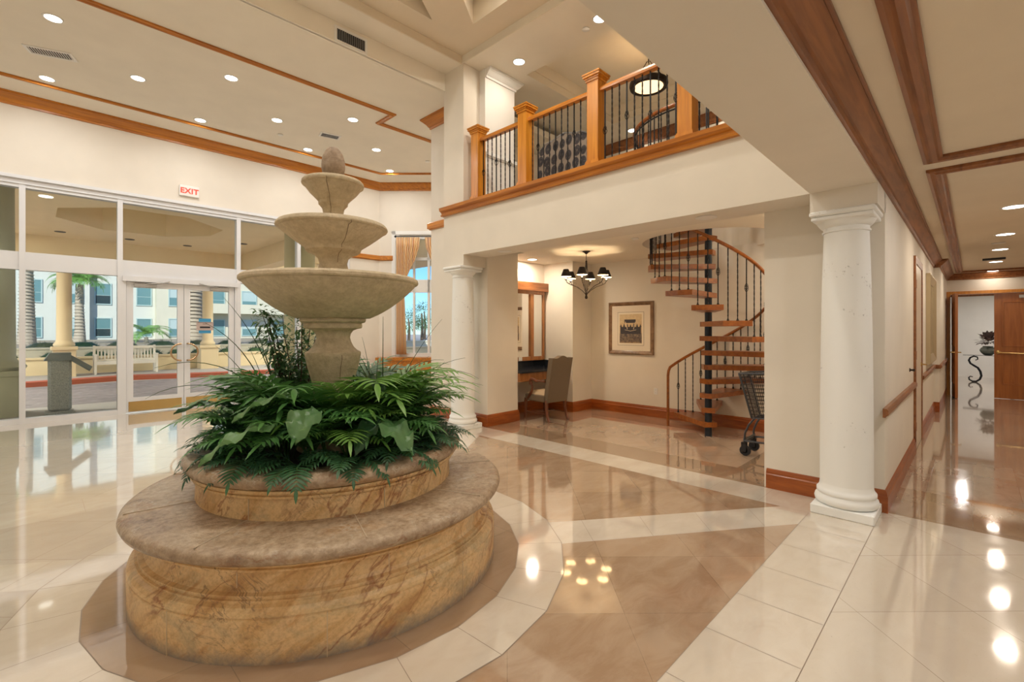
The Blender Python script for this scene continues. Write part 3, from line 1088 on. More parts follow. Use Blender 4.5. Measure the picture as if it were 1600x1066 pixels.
for x, y in ((7.0, 1.2), (5.3, 1.1)):
    downlight(x, y, 2.67, 'recessed downlight over the stair alcove, ' + ('behind the spiral stair' if x > 6 else 'above the shopping cart'), 'alcove downlights', 12, (1, 0.83, 0.62))
# unseen downlights added in the four pits to brighten the court
for x, y, s in ((1.4, 4.6, 'nearest the entry'), (1.4, 1.6, 'nearest the corridor'), (3.5, 3.1, 'nearest the balcony'), (-0.7, 3.1, 'farthest from the balcony')):
    downlight(x, y, Z2 - 0.02, 'added unseen downlight deep in the ceiling coffer ' + s, 'added coffer downlights', 34, (1, 0.935, 0.83))
for x, y in ((16.5, 0.2), (18.6, -0.9)):
    downlight(x, y, 2.69, 'recessed downlight in the far lobby, ' + ('before' if x < 17 else 'above') + ' the scrolled console table', 'far lobby downlights', 26, (1, 0.95, 0.88))
for x in (-3.5, 5.0):
    downlight(x if x < 0 else 7.6, 3.2 if x < 0 else 7.6, 5.05 if x > 0 else 5.30, 'recessed downlight ' + ('far left of the fountain court' if x < 0 else 'in the bay behind the wall end'), 'unseen downlights', 14)


def grille(name, label, loc, rot, w_, h_, n, fins_dark=True):
    o = thing(name, label, 'air vent', loc)
    o.rotation_euler = rot
    fr = MB()
    b = 0.03
    fr.box(-w_ / 2, w_ / 2, -h_ / 2, -h_ / 2 + b, 0, 0.012).box(-w_ / 2, w_ / 2, h_ / 2 - b, h_ / 2, 0, 0.012)
    fr.box(-w_ / 2, -w_ / 2 + b, -h_ / 2 + b, h_ / 2 - b, 0, 0.012).box(w_ / 2 - b, w_ / 2, -h_ / 2 + b, h_ / 2 - b, 0, 0.012)
    fr.build('frame', PLAST, o)
    MB().box(-w_ / 2 + b, w_ / 2 - b, -h_ / 2 + b, h_ / 2 - b, 0.0005, 0.002).build('duct_opening', DARK, o)  # black sheet stands in for the shade inside the duct
    l = MB()
    for i in range(n):
        x = -w_ / 2 + b + (w_ - 2 * b) * (i + 0.5) / n
        M = Matrix.Translation((x, 0, 0.006)) @ Matrix.Rotation(0.6, 4, 'Y')
        l.box(-0.004, 0.004, -h_ / 2 + b, h_ / 2 - b, -0.004, 0.004, M)
    l.build('louvers', STEEL if fins_dark else PLAST, o)
    return o


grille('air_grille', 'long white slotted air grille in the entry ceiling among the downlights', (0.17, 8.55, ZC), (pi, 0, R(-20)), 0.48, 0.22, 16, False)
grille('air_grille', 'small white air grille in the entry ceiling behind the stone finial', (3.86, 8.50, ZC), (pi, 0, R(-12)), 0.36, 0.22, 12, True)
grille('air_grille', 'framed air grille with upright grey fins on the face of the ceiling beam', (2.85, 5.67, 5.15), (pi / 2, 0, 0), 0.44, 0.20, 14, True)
for x, y, z, s in ((4.95, 3.53, 5.301, 'in the ceiling over the balcony railing'), (3.2, 9.1, ZC, 'in the entry ceiling above the exit sign'), (5.9, 8.3, ZC, 'in the entry ceiling near the wall end'), (5.6, 3.2, 2.67, 'in the alcove ceiling beyond the chandelier')):
    o = thing('smoke_detector', 'small flat white detector disc ' + s, 'smoke detector', (x, y, z))
    MB().lathe([(0.045, -0.0005), (0.05, -0.012), (0.03, -0.02), (0.0, -0.022)], 20).build('cover', PLAST, o, True)
for x, y, s in ((4.57, 4.62, 'above the far white column'), (4.56, 1.84, 'in front of the spiral stair')):
    o = thing('ceiling_speaker', 'round flush speaker grille in the soffit ' + s, 'speaker', (x, y, 2.54))
    MB().lathe([(0.095, -0.0005), (0.10, -0.004), (0.085, -0.007), (0.0, -0.008)], 28).build('grille_disc', PLAST, o, True)
for x, s in ((9.6, 'second'), (11.6, 'farther')):
    o = thing('ceiling_sensor', ('thin dark strip fitting beside the fourth corridor downlight' if x > 10 else 'small pale ring fitting between corridor downlights'), 'ceiling sensor', (x, -0.26, 2.69))
    if x > 10:
        MB().box(-0.05, 0.05, -0.14, 0.14, -0.03, -0.0005).build('housing', DARK, o)
    else:
        MB().lathe([(0.07, -0.0005), (0.075, -0.008), (0.06, -0.01), (0.0, -0.008)], 20).build('cover', PLAST, o, True)

# ------------------------------------------------------------------ fountain
FX, FY = 1.378, 2.985
fo = thing('fountain', 'three-bowl stone fountain standing in round stepped planter base of veined golden stone', 'fountain', (FX, FY, 0))
SEG = 96


def joints(mb, r0, r1, z0, z1, angs, m):
    mb.use(m)
    for a in angs:
        mb.box(r0, r1, -0.002, 0.002, z0, z1, Matrix.Rotation(a, 4, 'Z'))
    return mb


JL = mat('pale_stone_joint', (0.62, 0.50, 0.33), 0.7)
ja = R(245)
DJ = mat('dark_stone_joint', (0.50, 0.40, 0.29), 0.7)
q_ = MB().use(ST_WALL).lathe([(0.90, 0.0), (1.047, 0.0), (1.049, 0.195), (1.043, 0.199), (1.043, 0.204), (1.049, 0.208), (1.046, 0.226), (1.034, 0.242), (1.016, 0.250), (1.016, 0.262), (1.004, 0.262), (1.002, 0.276), (0.978, 0.280), (0.966, 0.294), (0.964, 0.366), (0.978, 0.374), (0.994, 0.376), (0.998, 0.388), (0.990, 0.394), (1.008, 0.402), (1.024, 0.418), (1.026, 0.432), (0.9, 0.434)], SEG)
joints(q_, 1.040, 1.0500, 0.0, 0.20, [ja + k * 2 * pi / 9 - 0.02 for k in range(9)], JL)
joints(q_, 0.955, 0.9668, 0.290, 0.368, [ja + 0.27 + k * 2 * pi / 9 for k in range(9)], JL)
q_.build('base_wall', None, fo, True, angle=24)
q_ = MB().use(ST_TOP).lathe([(0.74, 0.43), (1.040, 0.430), (1.062, 0.434), (1.080, 0.448), (1.087, 0.466), (1.082, 0.485), (1.066, 0.498), (1.040, 0.503), (0.74, 0.505)], SEG)
joints(q_, 0.75, 1.06, 0.50, 0.5062, [ja + 0.14 + k * 2 * pi / 9 for k in range(9)], DJ)
q_.build('seat_coping', None, fo, True, angle=60)
q_ = MB().use(ST_WALL).lathe([(0.62, 0.50), (0.752, 0.503), (0.748, 0.612), (0.756, 0.614), (0.766, 0.618), (0.768, 0.630), (0.762, 0.633), (0.774, 0.638), (0.786, 0.650), (0.788, 0.664), (0.62, 0.665)], SEG)
joints(q_, 0.745, 0.7535, 0.505, 0.615, [ja + 0.35 + k * 2 * pi / 7 for k in range(7)], JL)
q_.build('planter_wall', None, fo, True, angle=24)
q_ = MB().use(ST_TOP).lathe([(0.665, 0.60), (0.665, 0.740), (0.680, 0.747), (0.770, 0.745), (0.796, 0.737), (0.812, 0.722), (0.817, 0.704), (0.810, 0.684), (0.790, 0.668), (0.775, 0.664), (0.66, 0.664)], SEG)
q_.build('planter_coping', None, fo, True, angle=60)
MB().lathe([(0.0, 0.70), (0.664, 0.685)], 48).build('soil', SOIL, fo)
MB().lathe([(0.22, 0.66), (0.22, 0.72), (0.16, 0.78), (0.115, 0.90), (0.110, 1.0), (0.122, 1.08), (0.136, 1.14), (0.156, 1.21), (0.168, 1.27), (0.172, 1.295), (0.170, 1.308), (0.150, 1.318), (0.128, 1.34), (0.110, 1.375), (0.104, 1.40), (0.108, 1.425), (0.124, 1.447), (0.150, 1.458), (0.176, 1.462), (0.180, 1.470), (0.180, 1.488), (0.176, 1.494), (0.196, 1.500), (0.203, 1.508), (0.203, 1.524), (0.196, 1.53), (0.10, 1.532)], 64).build('pedestal', ST_BOWL, fo, True, angle=35)
MB().lathe([(0.10, 1.525), (0.232, 1.527), (0.250, 1.535), (0.300, 1.560), (0.360, 1.597), (0.420, 1.642), (0.478, 1.693), (0.517, 1.733), (0.524, 1.744), (0.524, 1.749), (0.540, 1.752), (0.545, 1.760), (0.543, 1.776), (0.530, 1.789), (0.508, 1.790), (0.49, 1.775), (0.40, 1.72), (0.2, 1.68), (0.0, 1.67)], 80).build('lower_bowl', ST_BOWL, fo, True, angle=35)
MB().lathe([(0.12, 1.675), (0.125, 1.78), (0.110, 1.82), (0.092, 1.855), (0.086, 1.885), (0.094, 1.915), (0.118, 1.938), (0.155, 1.952), (0.170, 1.963), (0.172, 1.972), (0.178, 1.985), (0.225, 2.018), (0.275, 2.055), (0.316, 2.088), (0.326, 2.098), (0.326, 2.102), (0.341, 2.105), (0.345, 2.112), (0.342, 2.124), (0.330, 2.137), (0.312, 2.138), (0.29, 2.11), (0.2, 2.07), (0.0, 2.06)], 72).build('middle_bowl', ST_BOWL, fo, True, angle=35)
MB().lathe([(0.09, 2.062), (0.085, 2.13), (0.070, 2.18), (0.063, 2.215), (0.068, 2.240), (0.082, 2.258), (0.090, 2.266), (0.092, 2.285), (0.110, 2.305), (0.145, 2.340), (0.172, 2.376), (0.178, 2.384), (0.178, 2.387), (0.190, 2.390), (0.193, 2.398), (0.190, 2.411), (0.180, 2.421), (0.165, 2.42), (0.10, 2.38), (0.0, 2.375)], 64).build('upper_bowl', ST_BOWL, fo, True, angle=35)
MB().lathe([(0.045, 2.376), (0.045, 2.425), (0.052, 2.440), (0.060, 2.452), (0.067, 2.475), (0.073, 2.505), (0.0735, 2.530), (0.070, 2.560), (0.061, 2.592), (0.046, 2.620), (0.028, 2.638), (0.010, 2.645), (0.0, 2.646)], 40).build('finial', ST_FIN, fo, True)
cr = MB()
# hairline seams running down the cast bowls, following each profile
def seam(prof, a, r=0.0018):
    cr.tube([((q + 0.0006) * cos(a + 0.02 * sin(i * 2.1)), (q + 0.0006) * sin(a + 0.02 * sin(i * 2.1)), z) for i, (q, z) in enumerate(prof)], r, 5)
seam([(0.193, 2.398), (0.189, 2.387), (0.176, 2.376), (0.145, 2.340), (0.110, 2.305), (0.092, 2.285), (0.09, 2.266), (0.068, 2.24), (0.063, 2.215), (0.07, 2.18)], R(233))
seam([(0.345, 2.108), (0.336, 2.096), (0.318, 2.086), (0.275, 2.055), (0.225, 2.018), (0.178, 1.985), (0.172, 1.972), (0.155, 1.952), (0.118, 1.938), (0.094, 1.915), (0.086, 1.885)], R(262))
seam([(0.172, 1.295), (0.168, 1.27), (0.156, 1.21), (0.136, 1.14)], R(262))
cr.build('casting_seam', mat('dark_seam', (0.2, 0.14, 0.09), 0.9), fo)

# ------------------------------------------------------------------ planting
def leafmat(name, c1, c2, rough=0.38):
    m = mat(name, c1, rough)
    v = coords(m)
    oi = nd(m, 'ShaderNodeObjectInfo')
    n = noise(m, v, 9, 3)
    ad = nd(m, 'ShaderNodeMath', operation='MULTIPLY_ADD')
    lk(m, oi.outputs['Random'], ad.inputs[0])
    ad.inputs[1].default_value = 0.5
    lk(m, n, ad.inputs[2])
    bc(m, ramp(m, ad.outputs[0], [(0.35, c1), (1.0, c2)]))
    b = m.node_tree.nodes['Principled BSDF']
    # thin leaves let some light through
    tr = nd(m, 'ShaderNodeBsdfTranslucent')
    tr.inputs[0].default_value = (*[min(1, q * 1.6) for q in c2], 1)
    mx = nd(m, 'ShaderNodeMixShader')
    mx.inputs[0].default_value = 0.22
    out = m.node_tree.nodes['Material Output']
    lk(m, b.outputs[0], mx.inputs[1])
    lk(m, tr.outputs[0], mx.inputs[2])
    lk(m, mx.outputs[0], out.inputs[0])
    return m


L_PALM = leafmat('palm_leaf_green', (0.035, 0.125, 0.035), (0.11, 0.28, 0.075))
L_LIME = leafmat('bright_palm_green', (0.07, 0.20, 0.035), (0.19, 0.38, 0.08))
L_DARK = leafmat('dark_palm_green', (0.018, 0.07, 0.036), (0.055, 0.155, 0.065))
L_BROAD = leafmat('broad_leaf_green', (0.07, 0.19, 0.07), (0.17, 0.33, 0.13), 0.35)
L_BROADD = leafmat('deep_broad_leaf_green', (0.02, 0.07, 0.035), (0.05, 0.13, 0.055), 0.3)
L_WISP = leafmat('grass_blade_green', (0.025, 0.07, 0.025), (0.07, 0.13, 0.04))
L_STEM = leafmat('stem_green', (0.06, 0.16, 0.04), (0.12, 0.24, 0.06))
L_FICUS = leafmat('ficus_leaf_green', (0.03, 0.085, 0.03), (0.11, 0.24, 0.09), 0.3)
BARK = mat('grey_brown_bark', (0.13, 0.09, 0.06), 0.85)


def arc(L, a0, a1, n, z0=0.0):
    """points of a frond axis in the xz plane that bends over from angle a0 to a1 (from vertical)"""
    p = [Vector((0, 0, z0))]
    d = [a0]
    for i in range(n):
        t = (i + 0.5) / n
        a = a0 + (a1 - a0) * t ** 1.2
        p.append(p[-1] + Vector((sin(a), 0, cos(a))) * (L / n))
        d.append(a0 + (a1 - a0) * ((i + 1) / n) ** 1.2)
    return p, d


def blade(mb, base, dirv, up, L, W, droop, seg=4, fold=0.25):
    side = dirv.cross(up).normalized()
    nrm = side.cross(dirv).normalized()
    vs, fs = [], []
    for i in range(seg + 1):
        t = i / seg
        wd = W * sin(pi * min(1, 0.12 + 0.88 * t) ** 0.9) if t < 1 else 0.0
        c_ = base + dirv * (L * t) - Vector((0, 0, 1)) * (droop * L * t * t)
        vs += [c_ - side * wd * 0.5 + nrm * fold * wd * 0.5, c_, c_ + side * wd * 0.5 + nrm * fold * wd * 0.5]
    for i in range(seg):
        a = i * 3
        fs += [(a, a + 1, a + 4, a + 3), (a + 1, a + 2, a + 5, a + 4)]
    mb.add(vs, fs)


def frond_mesh(L, a0, a1, nl, ll, lw, leafm, rnd, bare=0.22):
    mb = MB()
    n = 14
    p, d = arc(L, a0, a1, n)
    mb.use(L_STEM).tube(p, [0.0035 * (1 - 0.75 * i / n) for i in range(n + 1)], 5)
    mb.use(leafm)
    for k in range(nl):
        t = bare + (1 - bare) * (k + 0.5) / nl
        x = t * n
        i = min(int(x), n - 1)
        q = p[i].lerp(p[i + 1], x - i)
        a = d[i] + (d[i + 1] - d[i]) * (x - i)
        fw = Vector((sin(a), 0, cos(a)))
        up = Vector((-cos(a), 0, sin(a)))
        env = sin(pi * (0.18 + 0.78 * (t - bare) / (1 - bare))) ** 0.7
        for s in (1, -1):
            dv = (Vector((0, s, 0)) * 0.86 + fw * (0.45 + 0.35 * t) + up * 0.22 + Vector((rnd.uniform(-.06, .06), rnd.uniform(-.06, .06), rnd.uniform(-.06, .06)))).normalized()
            blade(mb, q, dv, up, ll * env * rnd.uniform(0.88, 1.1), lw * (0.6 + 0.4 * env), rnd.uniform(0.22, 0.42), 4)
    blade(mb, p[-1], Vector((sin(d[-1]), 0, cos(d[-1]))), Vector((-cos(d[-1]), 0, sin(d[-1]))), ll * 0.6, lw, 0.2, 3)
    return mb


FROND = {}


def frond_data(kind, v):
    key = (kind, v)
    if key not in FROND:
        rnd = random.Random(hash(kind) % 1000 + v * 31 if False else (len(kind) * 37 + v * 31))
        L, a0, a1 = rnd.uniform(0.40, 0.50), R(rnd.uniform(8, 18)), R(rnd.uniform(75, 105))
        m = {'green palm': L_PALM, 'bright palm': L_LIME, 'dark palm': L_DARK}[kind]
        o = frond_mesh(L, a0, a1, 15 if kind != 'dark palm' else 12, 0.17 if kind != 'dark palm' else 0.15, 0.020 if kind != 'dark palm' else 0.026, m, rnd)
        me = o.build('frond', smooth=True)
        FROND[key] = me.data
        bpy.data.objects.remove(me)
    return FROND[key]


def place_palm(kind, x, y, z, yaw, lean, sc, n, label, group, spread=pi, rnd=random):
    o = thing('potted_palm' if False else 'parlor_palm', label, 'plant', (x, y, z), 0, group)
    for i in range(n):
        me = frond_data(kind, i % 4)
        fr = bpy.data.objects.new('frond', me)
        C.objects.link(fr)
        fr.parent = o
        a = yaw + (i - (n - 1) / 2) / max(1, n - 1) * 2 * spread + rnd.uniform(-0.15, 0.15)
        off = abs((a - yaw + pi) % (2 * pi) - pi)
        tilt = lean * cos(off) + rnd.uniform(-0.1, 0.15)
        fr.rotation_euler = (0, tilt, a)
        s = sc * rnd.uniform(0.85, 1.12)
        fr.scale = (s, s, s)
    return o


def at(r, a):            # polar position in the planter, a measured from the viewer's side (0 = towards the camera, + to the right)
    th = atan2(-FY, -FX) + a
    return FX + r * cos(th), FY + r * sin(th), th


rp = random.Random(11)
ring_names = ['facing the viewer at the front rim', 'at the front rim, one step right', 'at the right front rim', 'at the right rim', 'at the right back rim', 'at the back rim', 'at the left back rim', 'at the left rim', 'at the left front rim', 'at the front rim, one step left']
# low dark palms all round the rim
for k in range(14):
    a = R(-170 + k * 25.5)
    x, y, th = at(0.59, a)
    place_palm('dark palm', x, y, 0.71, th, 0.72, 0.62 + 0.08 * rp.random(), 7, 'low dark green palm drooping over the planter rim, %s' % ('left' if a < -0.4 else 'right' if a > 0.4 else 'front') + ' side, place %s from the back' % ['one', 'two', 'three', 'four', 'five', 'six', 'seven', 'eight', 'nine', 'ten', 'eleven', 'twelve', 'thirteen', 'fourteen'][k], 'low dark palms round the rim', R(75), rp)
mid = [(-150, 'green palm', 1.0), (-112, 'green palm', 1.15), (-78, 'green palm', 1.12), (-47, 'green palm', 1.12), (-18, 'green palm', 1.05), (10, 'bright palm', 0.92), (38, 'green palm', 1.0), (66, 'green palm', 1.08), (92, 'bright palm', 1.15), (120, 'green palm', 1.15), (155, 'green palm', 1.0)]
places = ['behind the pedestal, left half', 'at the far left of the planter', 'at the left edge of the planter', 'left of the pedestal, in front', 'just left of the pedestal foot', 'in front of the pedestal foot', 'just right of the pedestal foot', 'right of the pedestal, in front', 'at the right edge of the planter', 'at the far right of the planter', 'behind the pedestal, right half']
for (a, kd, sc), pl in zip(mid, places):
    x, y, th = at(0.40, R(a))
    place_palm(kd, x, y, 0.70, th, 0.14, sc * 1.08, 10, ('bright' if kd[0] == 'b' else 'mid') + ' green feathery palm ' + pl, 'feathery palms in the planter', R(140), rp)


for (a, kd, sc), pl in zip([(-70, 'green palm', 1.15), (-25, 'green palm', 1.0), (20, 'bright palm', 1.0), (75, 'bright palm', 1.2), (170, 'green palm', 1.2)], ['close against the left side of the pedestal', 'close against the front left of the pedestal', 'close against the front of the pedestal', 'close against the right side of the pedestal', 'close behind the pedestal']):
    x, y, th = at(0.24, R(a))
    place_palm(kd, x, y, 0.72, th, -0.08, sc * 1.34, 10, 'upright feathery palm ' + pl, 'upright palms round the pedestal', R(80), rp)


def broad_leaf(L, W, rnd):
    mb = MB()
    n, m_ = 12, 6
    vs = []
    for i in range(n + 1):
        t = i / n
        wd = W * 0.5 * (sin(pi * t ** 0.72) ** 0.85 if 0 < t < 1 else 0.02)
        bend = t * t * 0.45
        cx = L * (t - 0.18 * t * t)
        cz = -L * bend
        for j in range(-m_, m_ + 1):
            s = j / m_
            wav = 0.022 * sin(t * 17 + s * 3) * abs(s) + 0.05 * W * abs(s) ** 1.3 + 0.006 * sin(t * 45 - abs(s) * 5) * (1 - abs(s))
            vs.append((cx - 0.05 * W * abs(s), wd * s, cz + wav))
    k = 2 * m_ + 1
    mb.add(vs, [(i * k + j, i * k + j + 1, (i + 1) * k + j + 1, (i + 1) * k + j) for i in range(n) for j in range(k - 1)])
    return mb


BL = [broad_leaf(0.30, 0.155, random.Random(i)).build('leaf', smooth=True).data for i in range(1)]
for o in [o for o in bpy.data.objects if o.name.startswith('leaf')]:
    bpy.data.objects.remove(o)
BLM = {}
for nm, mm in (('l', L_BROAD), ('d', L_BROADD)):
    q = BL[0].copy()
    q.materials.append(mm)
    BLM[nm] = q


def broad_plant(x, y, z, leaves, label, group='broad-leaved plants in the planter'):
    o = thing('broad_leaf_plant', label, 'plant', (x, y, z), 0, group)
    st = MB()
    for (dx, dy, dz, yaw, pitch, sc, km) in leaves:
        lf = bpy.data.objects.new('leaf', BLM[km])
        C.objects.link(lf)
        lf.parent = o
        lf.location = (dx, dy, dz)
        lf.rotation_euler = (0, pitch, yaw)
        lf.scale = (sc, sc, sc)
        st.tube([(0, 0, 0), (dx * 0.35, dy * 0.35, dz * 0.7), (dx, dy, dz)], [0.006, 0.005, 0.004], 6)
    st.build('stems', L_STEM, o, True)
    return o


vr = atan2(-FX * 0 - CA, SA)      # direction of the picture's right in the floor plan
RT = Vector((SA, -CA, 0))
FWD = Vector((CA, SA, 0))


def vp(right, toward, z):          # offset from the fountain axis: metres to the viewer's right and towards the viewer
    q = RT * right - FWD * toward
    return FX + q.x, FY + q.y, z


def yawv(right, toward):
    q = RT * right - FWD * toward
    return atan2(q.y, q.x)


CHORD, CHA = 0.2806, R(28.8)


def lf(b, t, km='l', wid=1.0):
    """leaf from base b to tip t, both (right, toward the viewer, height) measured from the foot of the fountain axis"""
    B = RT * b[0] - FWD * b[1] + Vector((0, 0, b[2]))
    T = RT * t[0] - FWD * t[1] + Vector((0, 0, t[2]))
    d = T - B
    e = atan2(d.z, sqrt(d.x ** 2 + d.y ** 2))
    return (B, atan2(d.y, d.x), -CHA - e, d.length / CHORD, km, wid)


def broad_plant(r_, t_, leaves, label, group='broad-leaved plants in the planter'):
    x, y, z = vp(r_, t_, 0.70)
    O = Vector((x - FX, y - FY, z))
    o = thing('broad_leaf_plant', label, 'plant', (x, y, z), 0, group)
    st = MB()
    for (B, yaw, pitch, sc, km, wid) in leaves:
        l = bpy.data.objects.new('leaf', BLM[km])
        C.objects.link(l)
        l.parent = o
        b = B - O
        l.location = b
        l.rotation_euler = (0, pitch, yaw)
        l.scale = (sc, sc * wid, sc)
        st.tube([(0, 0, 0), (b.x * 0.4, b.y * 0.4, b.z * 0.75), tuple(b)], [0.006, 0.005, 0.004], 6)
    st.build('stems', L_STEM, o, True)
    return o


broad_plant(-0.10, 0.42, [lf((-0.04, 0.68, 0.96), (-0.33, 0.83, 0.80), 'l', 0.95), lf((0.02, 0.56, 1.10), (-0.26, 0.68, 0.98), 'l', 0.9), lf((-0.15, 0.5, 0.98), (-0.10, 0.72, 0.83), 'd')], 'big pale green leaves draping over the left front rim of the planter')
broad_plant(-0.40, 0.15, [lf((-0.36, 0.42, 0.86), (-0.63, 0.38, 0.96), 'd', 1.1), lf((-0.50, 0.22, 0.98), (-0.80, 0.34, 0.965), 'd', 0.45), lf((-0.36, 0.10, 1.08), (-0.62, 0.18, 1.06), 'l', 0.7)], 'dark broad-leaved plant reaching out past the left rim')
broad_plant(0.10, 0.36, [lf((0.12, 0.62, 1.04), (0.11, 0.78, 0.89), 'l', 1.5), lf((0.0, 0.5, 1.0), (-0.05, 0.70, 0.86), 'd', 1.0)], 'broad leaf hanging point down in the middle of the planter front')
broad_plant(0.40, 0.25, [lf((0.45, 0.48, 0.95), (0.64, 0.58, 0.78), 'l', 1.4), lf((0.42, 0.46, 0.95), (0.36, 0.66, 0.80), 'd', 0.9)], 'broad-leaved plant with a pointed leaf over the right front rim')
broad_plant(0.18, 0.16, [lf((0.22, 0.26, 1.16), (0.48, 0.40, 1.04), 'd', 0.8)], 'dark broad leaf arching right beside the pedestal foot')


def wisps(x, y, z, n, L, yaw, sp, label, seed, lmat=None):
    rnd = random.Random(seed)
    mb = MB()
    for i in range(n):
        a = yaw + rnd.uniform(-sp, sp)
        l = L * rnd.uniform(0.65, 1.1)
        p, d = arc(l, R(rnd.uniform(0, 22)), R(rnd.uniform(35, 130)), 12)
        M = Matrix.Rotation(a, 3, 'Z')
        off = Vector((rnd.uniform(-.05, .05), rnd.uniform(-.05, .05), 0))
        mb.tube([M @ q + off for q in p], [0.0046 * (1 - 0.8 * (k / 12) ** 1.5) for k in range(13)], 4)
    o = thing('spider_grass', label, 'plant', (x, y, z), 0, 'wispy grasses in the planter')
    mb.build('blades', lmat or L_WISP, o, True)
    return o


wisps(*vp(0.26, -0.10, 0.70), 20, 0.95, yawv(1, 0), pi, 'tall wispy grass blades right of the pedestal', 3)
wisps(*vp(0.42, 0.05, 0.70), 7, 0.75, yawv(1, 0), 1.2, 'thin arching grass at the right rim by the column', 9)
wisps(*vp(-0.40, -0.05, 0.70), 18, 0.95, yawv(-1, 0), 1.6, 'tall wispy grass blades at the left rim before the doors', 5)
wisps(*vp(-0.12, 0.30, 0.70), 5, 0.55, yawv(0, 1), 2.0, 'few thin grass blades in front of the pedestal', 8)

# small ficus behind the pedestal, to the left
fx, fy, fz = vp(-0.33, -0.24, 0.70)
fi = thing('ficus_bush', 'small-leaved ficus bush rising left of the pedestal under the big bowl', 'plant', (fx, fy, fz))
rnd = random.Random(21)
tr = MB()
fo_l = MB()
tips = []
for k in range(15):
    a = rnd.uniform(0, 2 * pi)
    ln = rnd.uniform(0.45, 0.92)
    top = Vector((0.17 * cos(a), 0.17 * sin(a), ln)) + Vector((RT.x, RT.y, 0)) * rnd.uniform(-0.30, 0.10)
    pts = [Vector((0, 0, 0)).lerp(top, t) + Vector((rnd.uniform(-.015, .015), rnd.uniform(-.015, .015), 0)) for t in (0, .3, .6, .85, 1)]
    tr.tube(pts, [0.008, 0.007, 0.005, 0.003, 0.002], 5)
    for t in [0.35 + 0.65 * q / 9 for q in range(10)]:
        b0 = Vector((0, 0, 0)).lerp(top, t)
        for j in range(11):
            dv = Vector((rnd.uniform(-1, 1), rnd.uniform(-1, 1), rnd.uniform(-0.6, 0.6))).normalized()
            bp = b0 + dv * rnd.uniform(0.01, 0.07)
            blade(fo_l, bp, dv, Vector((0, 0, 1)), rnd.uniform(0.035, 0.06), 0.024, 0.3, 2)
tr.build('branches', BARK, fi, True)
fo_l.build('foliage', L_FICUS, fi)
# undergrowth that hides the soil

# ------------------------------------------------------------------ white columns
def column(x, y, label):
    o = thing('column', label, 'column', (x, y, 0), 0, 'white plaster columns')
    p = MB().bbox(-0.205, 0.205, -0.205, 0.205, 0, 0.072, 0.006)
    p.build('plinth', COLM, o)
    MB().lathe([(0.15, 0.072), (0.196, 0.074), (0.210, 0.088), (0.214, 0.108), (0.208, 0.130), (0.196, 0.142), (0.194, 0.152), (0.199, 0.158), (0.199, 0.178), (0.190, 0.188), (0.180, 0.205), (0.1765, 0.235), (0.15, 0.236)], 48).build('base', COLM, o, True, angle=45)
    MB().lathe([(0.1765, 0.234), (0.1765, 0.55), (0.174, 0.95), (0.169, 1.40), (0.161, 1.85), (0.151, 2.19), (0.150, 2.225)], 48).build('shaft', COLM, o, True)
    c_ = MB().lathe([(0.150, 2.222), (0.160, 2.224), (0.162, 2.236), (0.153, 2.240), (0.153, 2.262), (0.165, 2.268), (0.180, 2.285), (0.192, 2.305), (0.195, 2.312)], 48)
    c_.bbox(-0.200, 0.200, -0.200, 0.200, 2.312, 2.345, 0.006).bbox(-0.218, 0.218, -0.212, 0.212, 2.345, 2.384, 0.01)
    c_.build('capital', COLM, o, True, angle=35)
    return o


column(4.545, 0.722, 'white pitted stone column at the corridor corner, nearer and larger of the two')
column(4.50, 5.435, 'white stone column behind the fountain greenery, the farther of the two')

# ------------------------------------------------------------------ writing niche
dk = thing('writing_desk', 'built-in wooden writing desk with black granite top in the niche', 'desk', (6.07, 5.72, 0))
MB().bbox(-0.625, 0.625, -0.60, -0.002, 0.755, 0.79, 0.005).build('worktop', GRANITE, dk)
MB().box(-0.625, 0.625, -0.022, -0.002, 0.79, 0.90).box(0.605, 0.625, -0.60, -0.022, 0.79, 0.90).build('splashback', GRANITE, dk)
ap = MB().box(-0.625, 0.625, -0.565, -0.545, 0.62, 0.755).box(-0.625, 0.625, -0.572, -0.565, 0.62, 0.635).box(-0.625, -0.60, -0.545, -0.03, 0.62, 0.755).box(0.60, 0.625, -0.545, -0.03, 0.62, 0.755)
ap.build('apron', CABINET, dk)
mc = thing('mirror_cabinet', 'tall wood-framed mirror cabinet with crown moulding above the writing desk', 'mirror', (6.07, 5.72, 0.905))
z0, z1 = 0.0, 1.30
xs = [-0.62, -0.575, 0.18, 0.26, 0.515, 0.57]
fr = MB().box(-0.62, 0.57, -0.06, -0.002, 0, 0.07).box(-0.62, 0.57, -0.06, -0.002, 1.19, 1.27)
fr.box(-0.62, -0.575, -0.06, -0.002, 0.07, 1.19).box(0.175, 0.255, -0.075, -0.002, 0.07, 1.19).box(0.52, 0.57, -0.06, -0.002, 0.07, 1.19)
fr.build('frame', CABINET, mc)
MB().sweep([(0.57, -0.002), (0.57, -0.06), (-0.62, -0.06)], [(0, 1.25), (0.01, 1.25), (0.02, 1.28), (0.055, 1.34), (0.07, 1.375), (0.085, 1.385), (0.085, 1.40), (-0.055, 1.40), (-0.055, 1.25)][::-1] if False else [(0, 1.25), (-0.01, 1.25), (-0.02, 1.28), (-0.055, 1.34), (-0.07, 1.375), (-0.085, 1.385), (-0.085, 1.40), (0.05, 1.40), (0.05, 1.25)]).build('cornice', MAHOG, mc)
MB().box(-0.575, 0.175, -0.045, -0.04, 0.07, 1.19).build('mirror_pane', MIRROR, mc)
MB().box(0.255, 0.52, -0.045, -0.04, 0.07, 1.19).build('mirror_pane', MIRROR, mc)
so = thing('wall_socket', 'white socket plate on the wood strip above the desk top', 'socket', (5.98, 5.655, 0.94))
MB().bbox(-0.045, 0.045, -0.006, 0.0, -0.03, 0.035, 0.003).build('plate', PLAST, so)
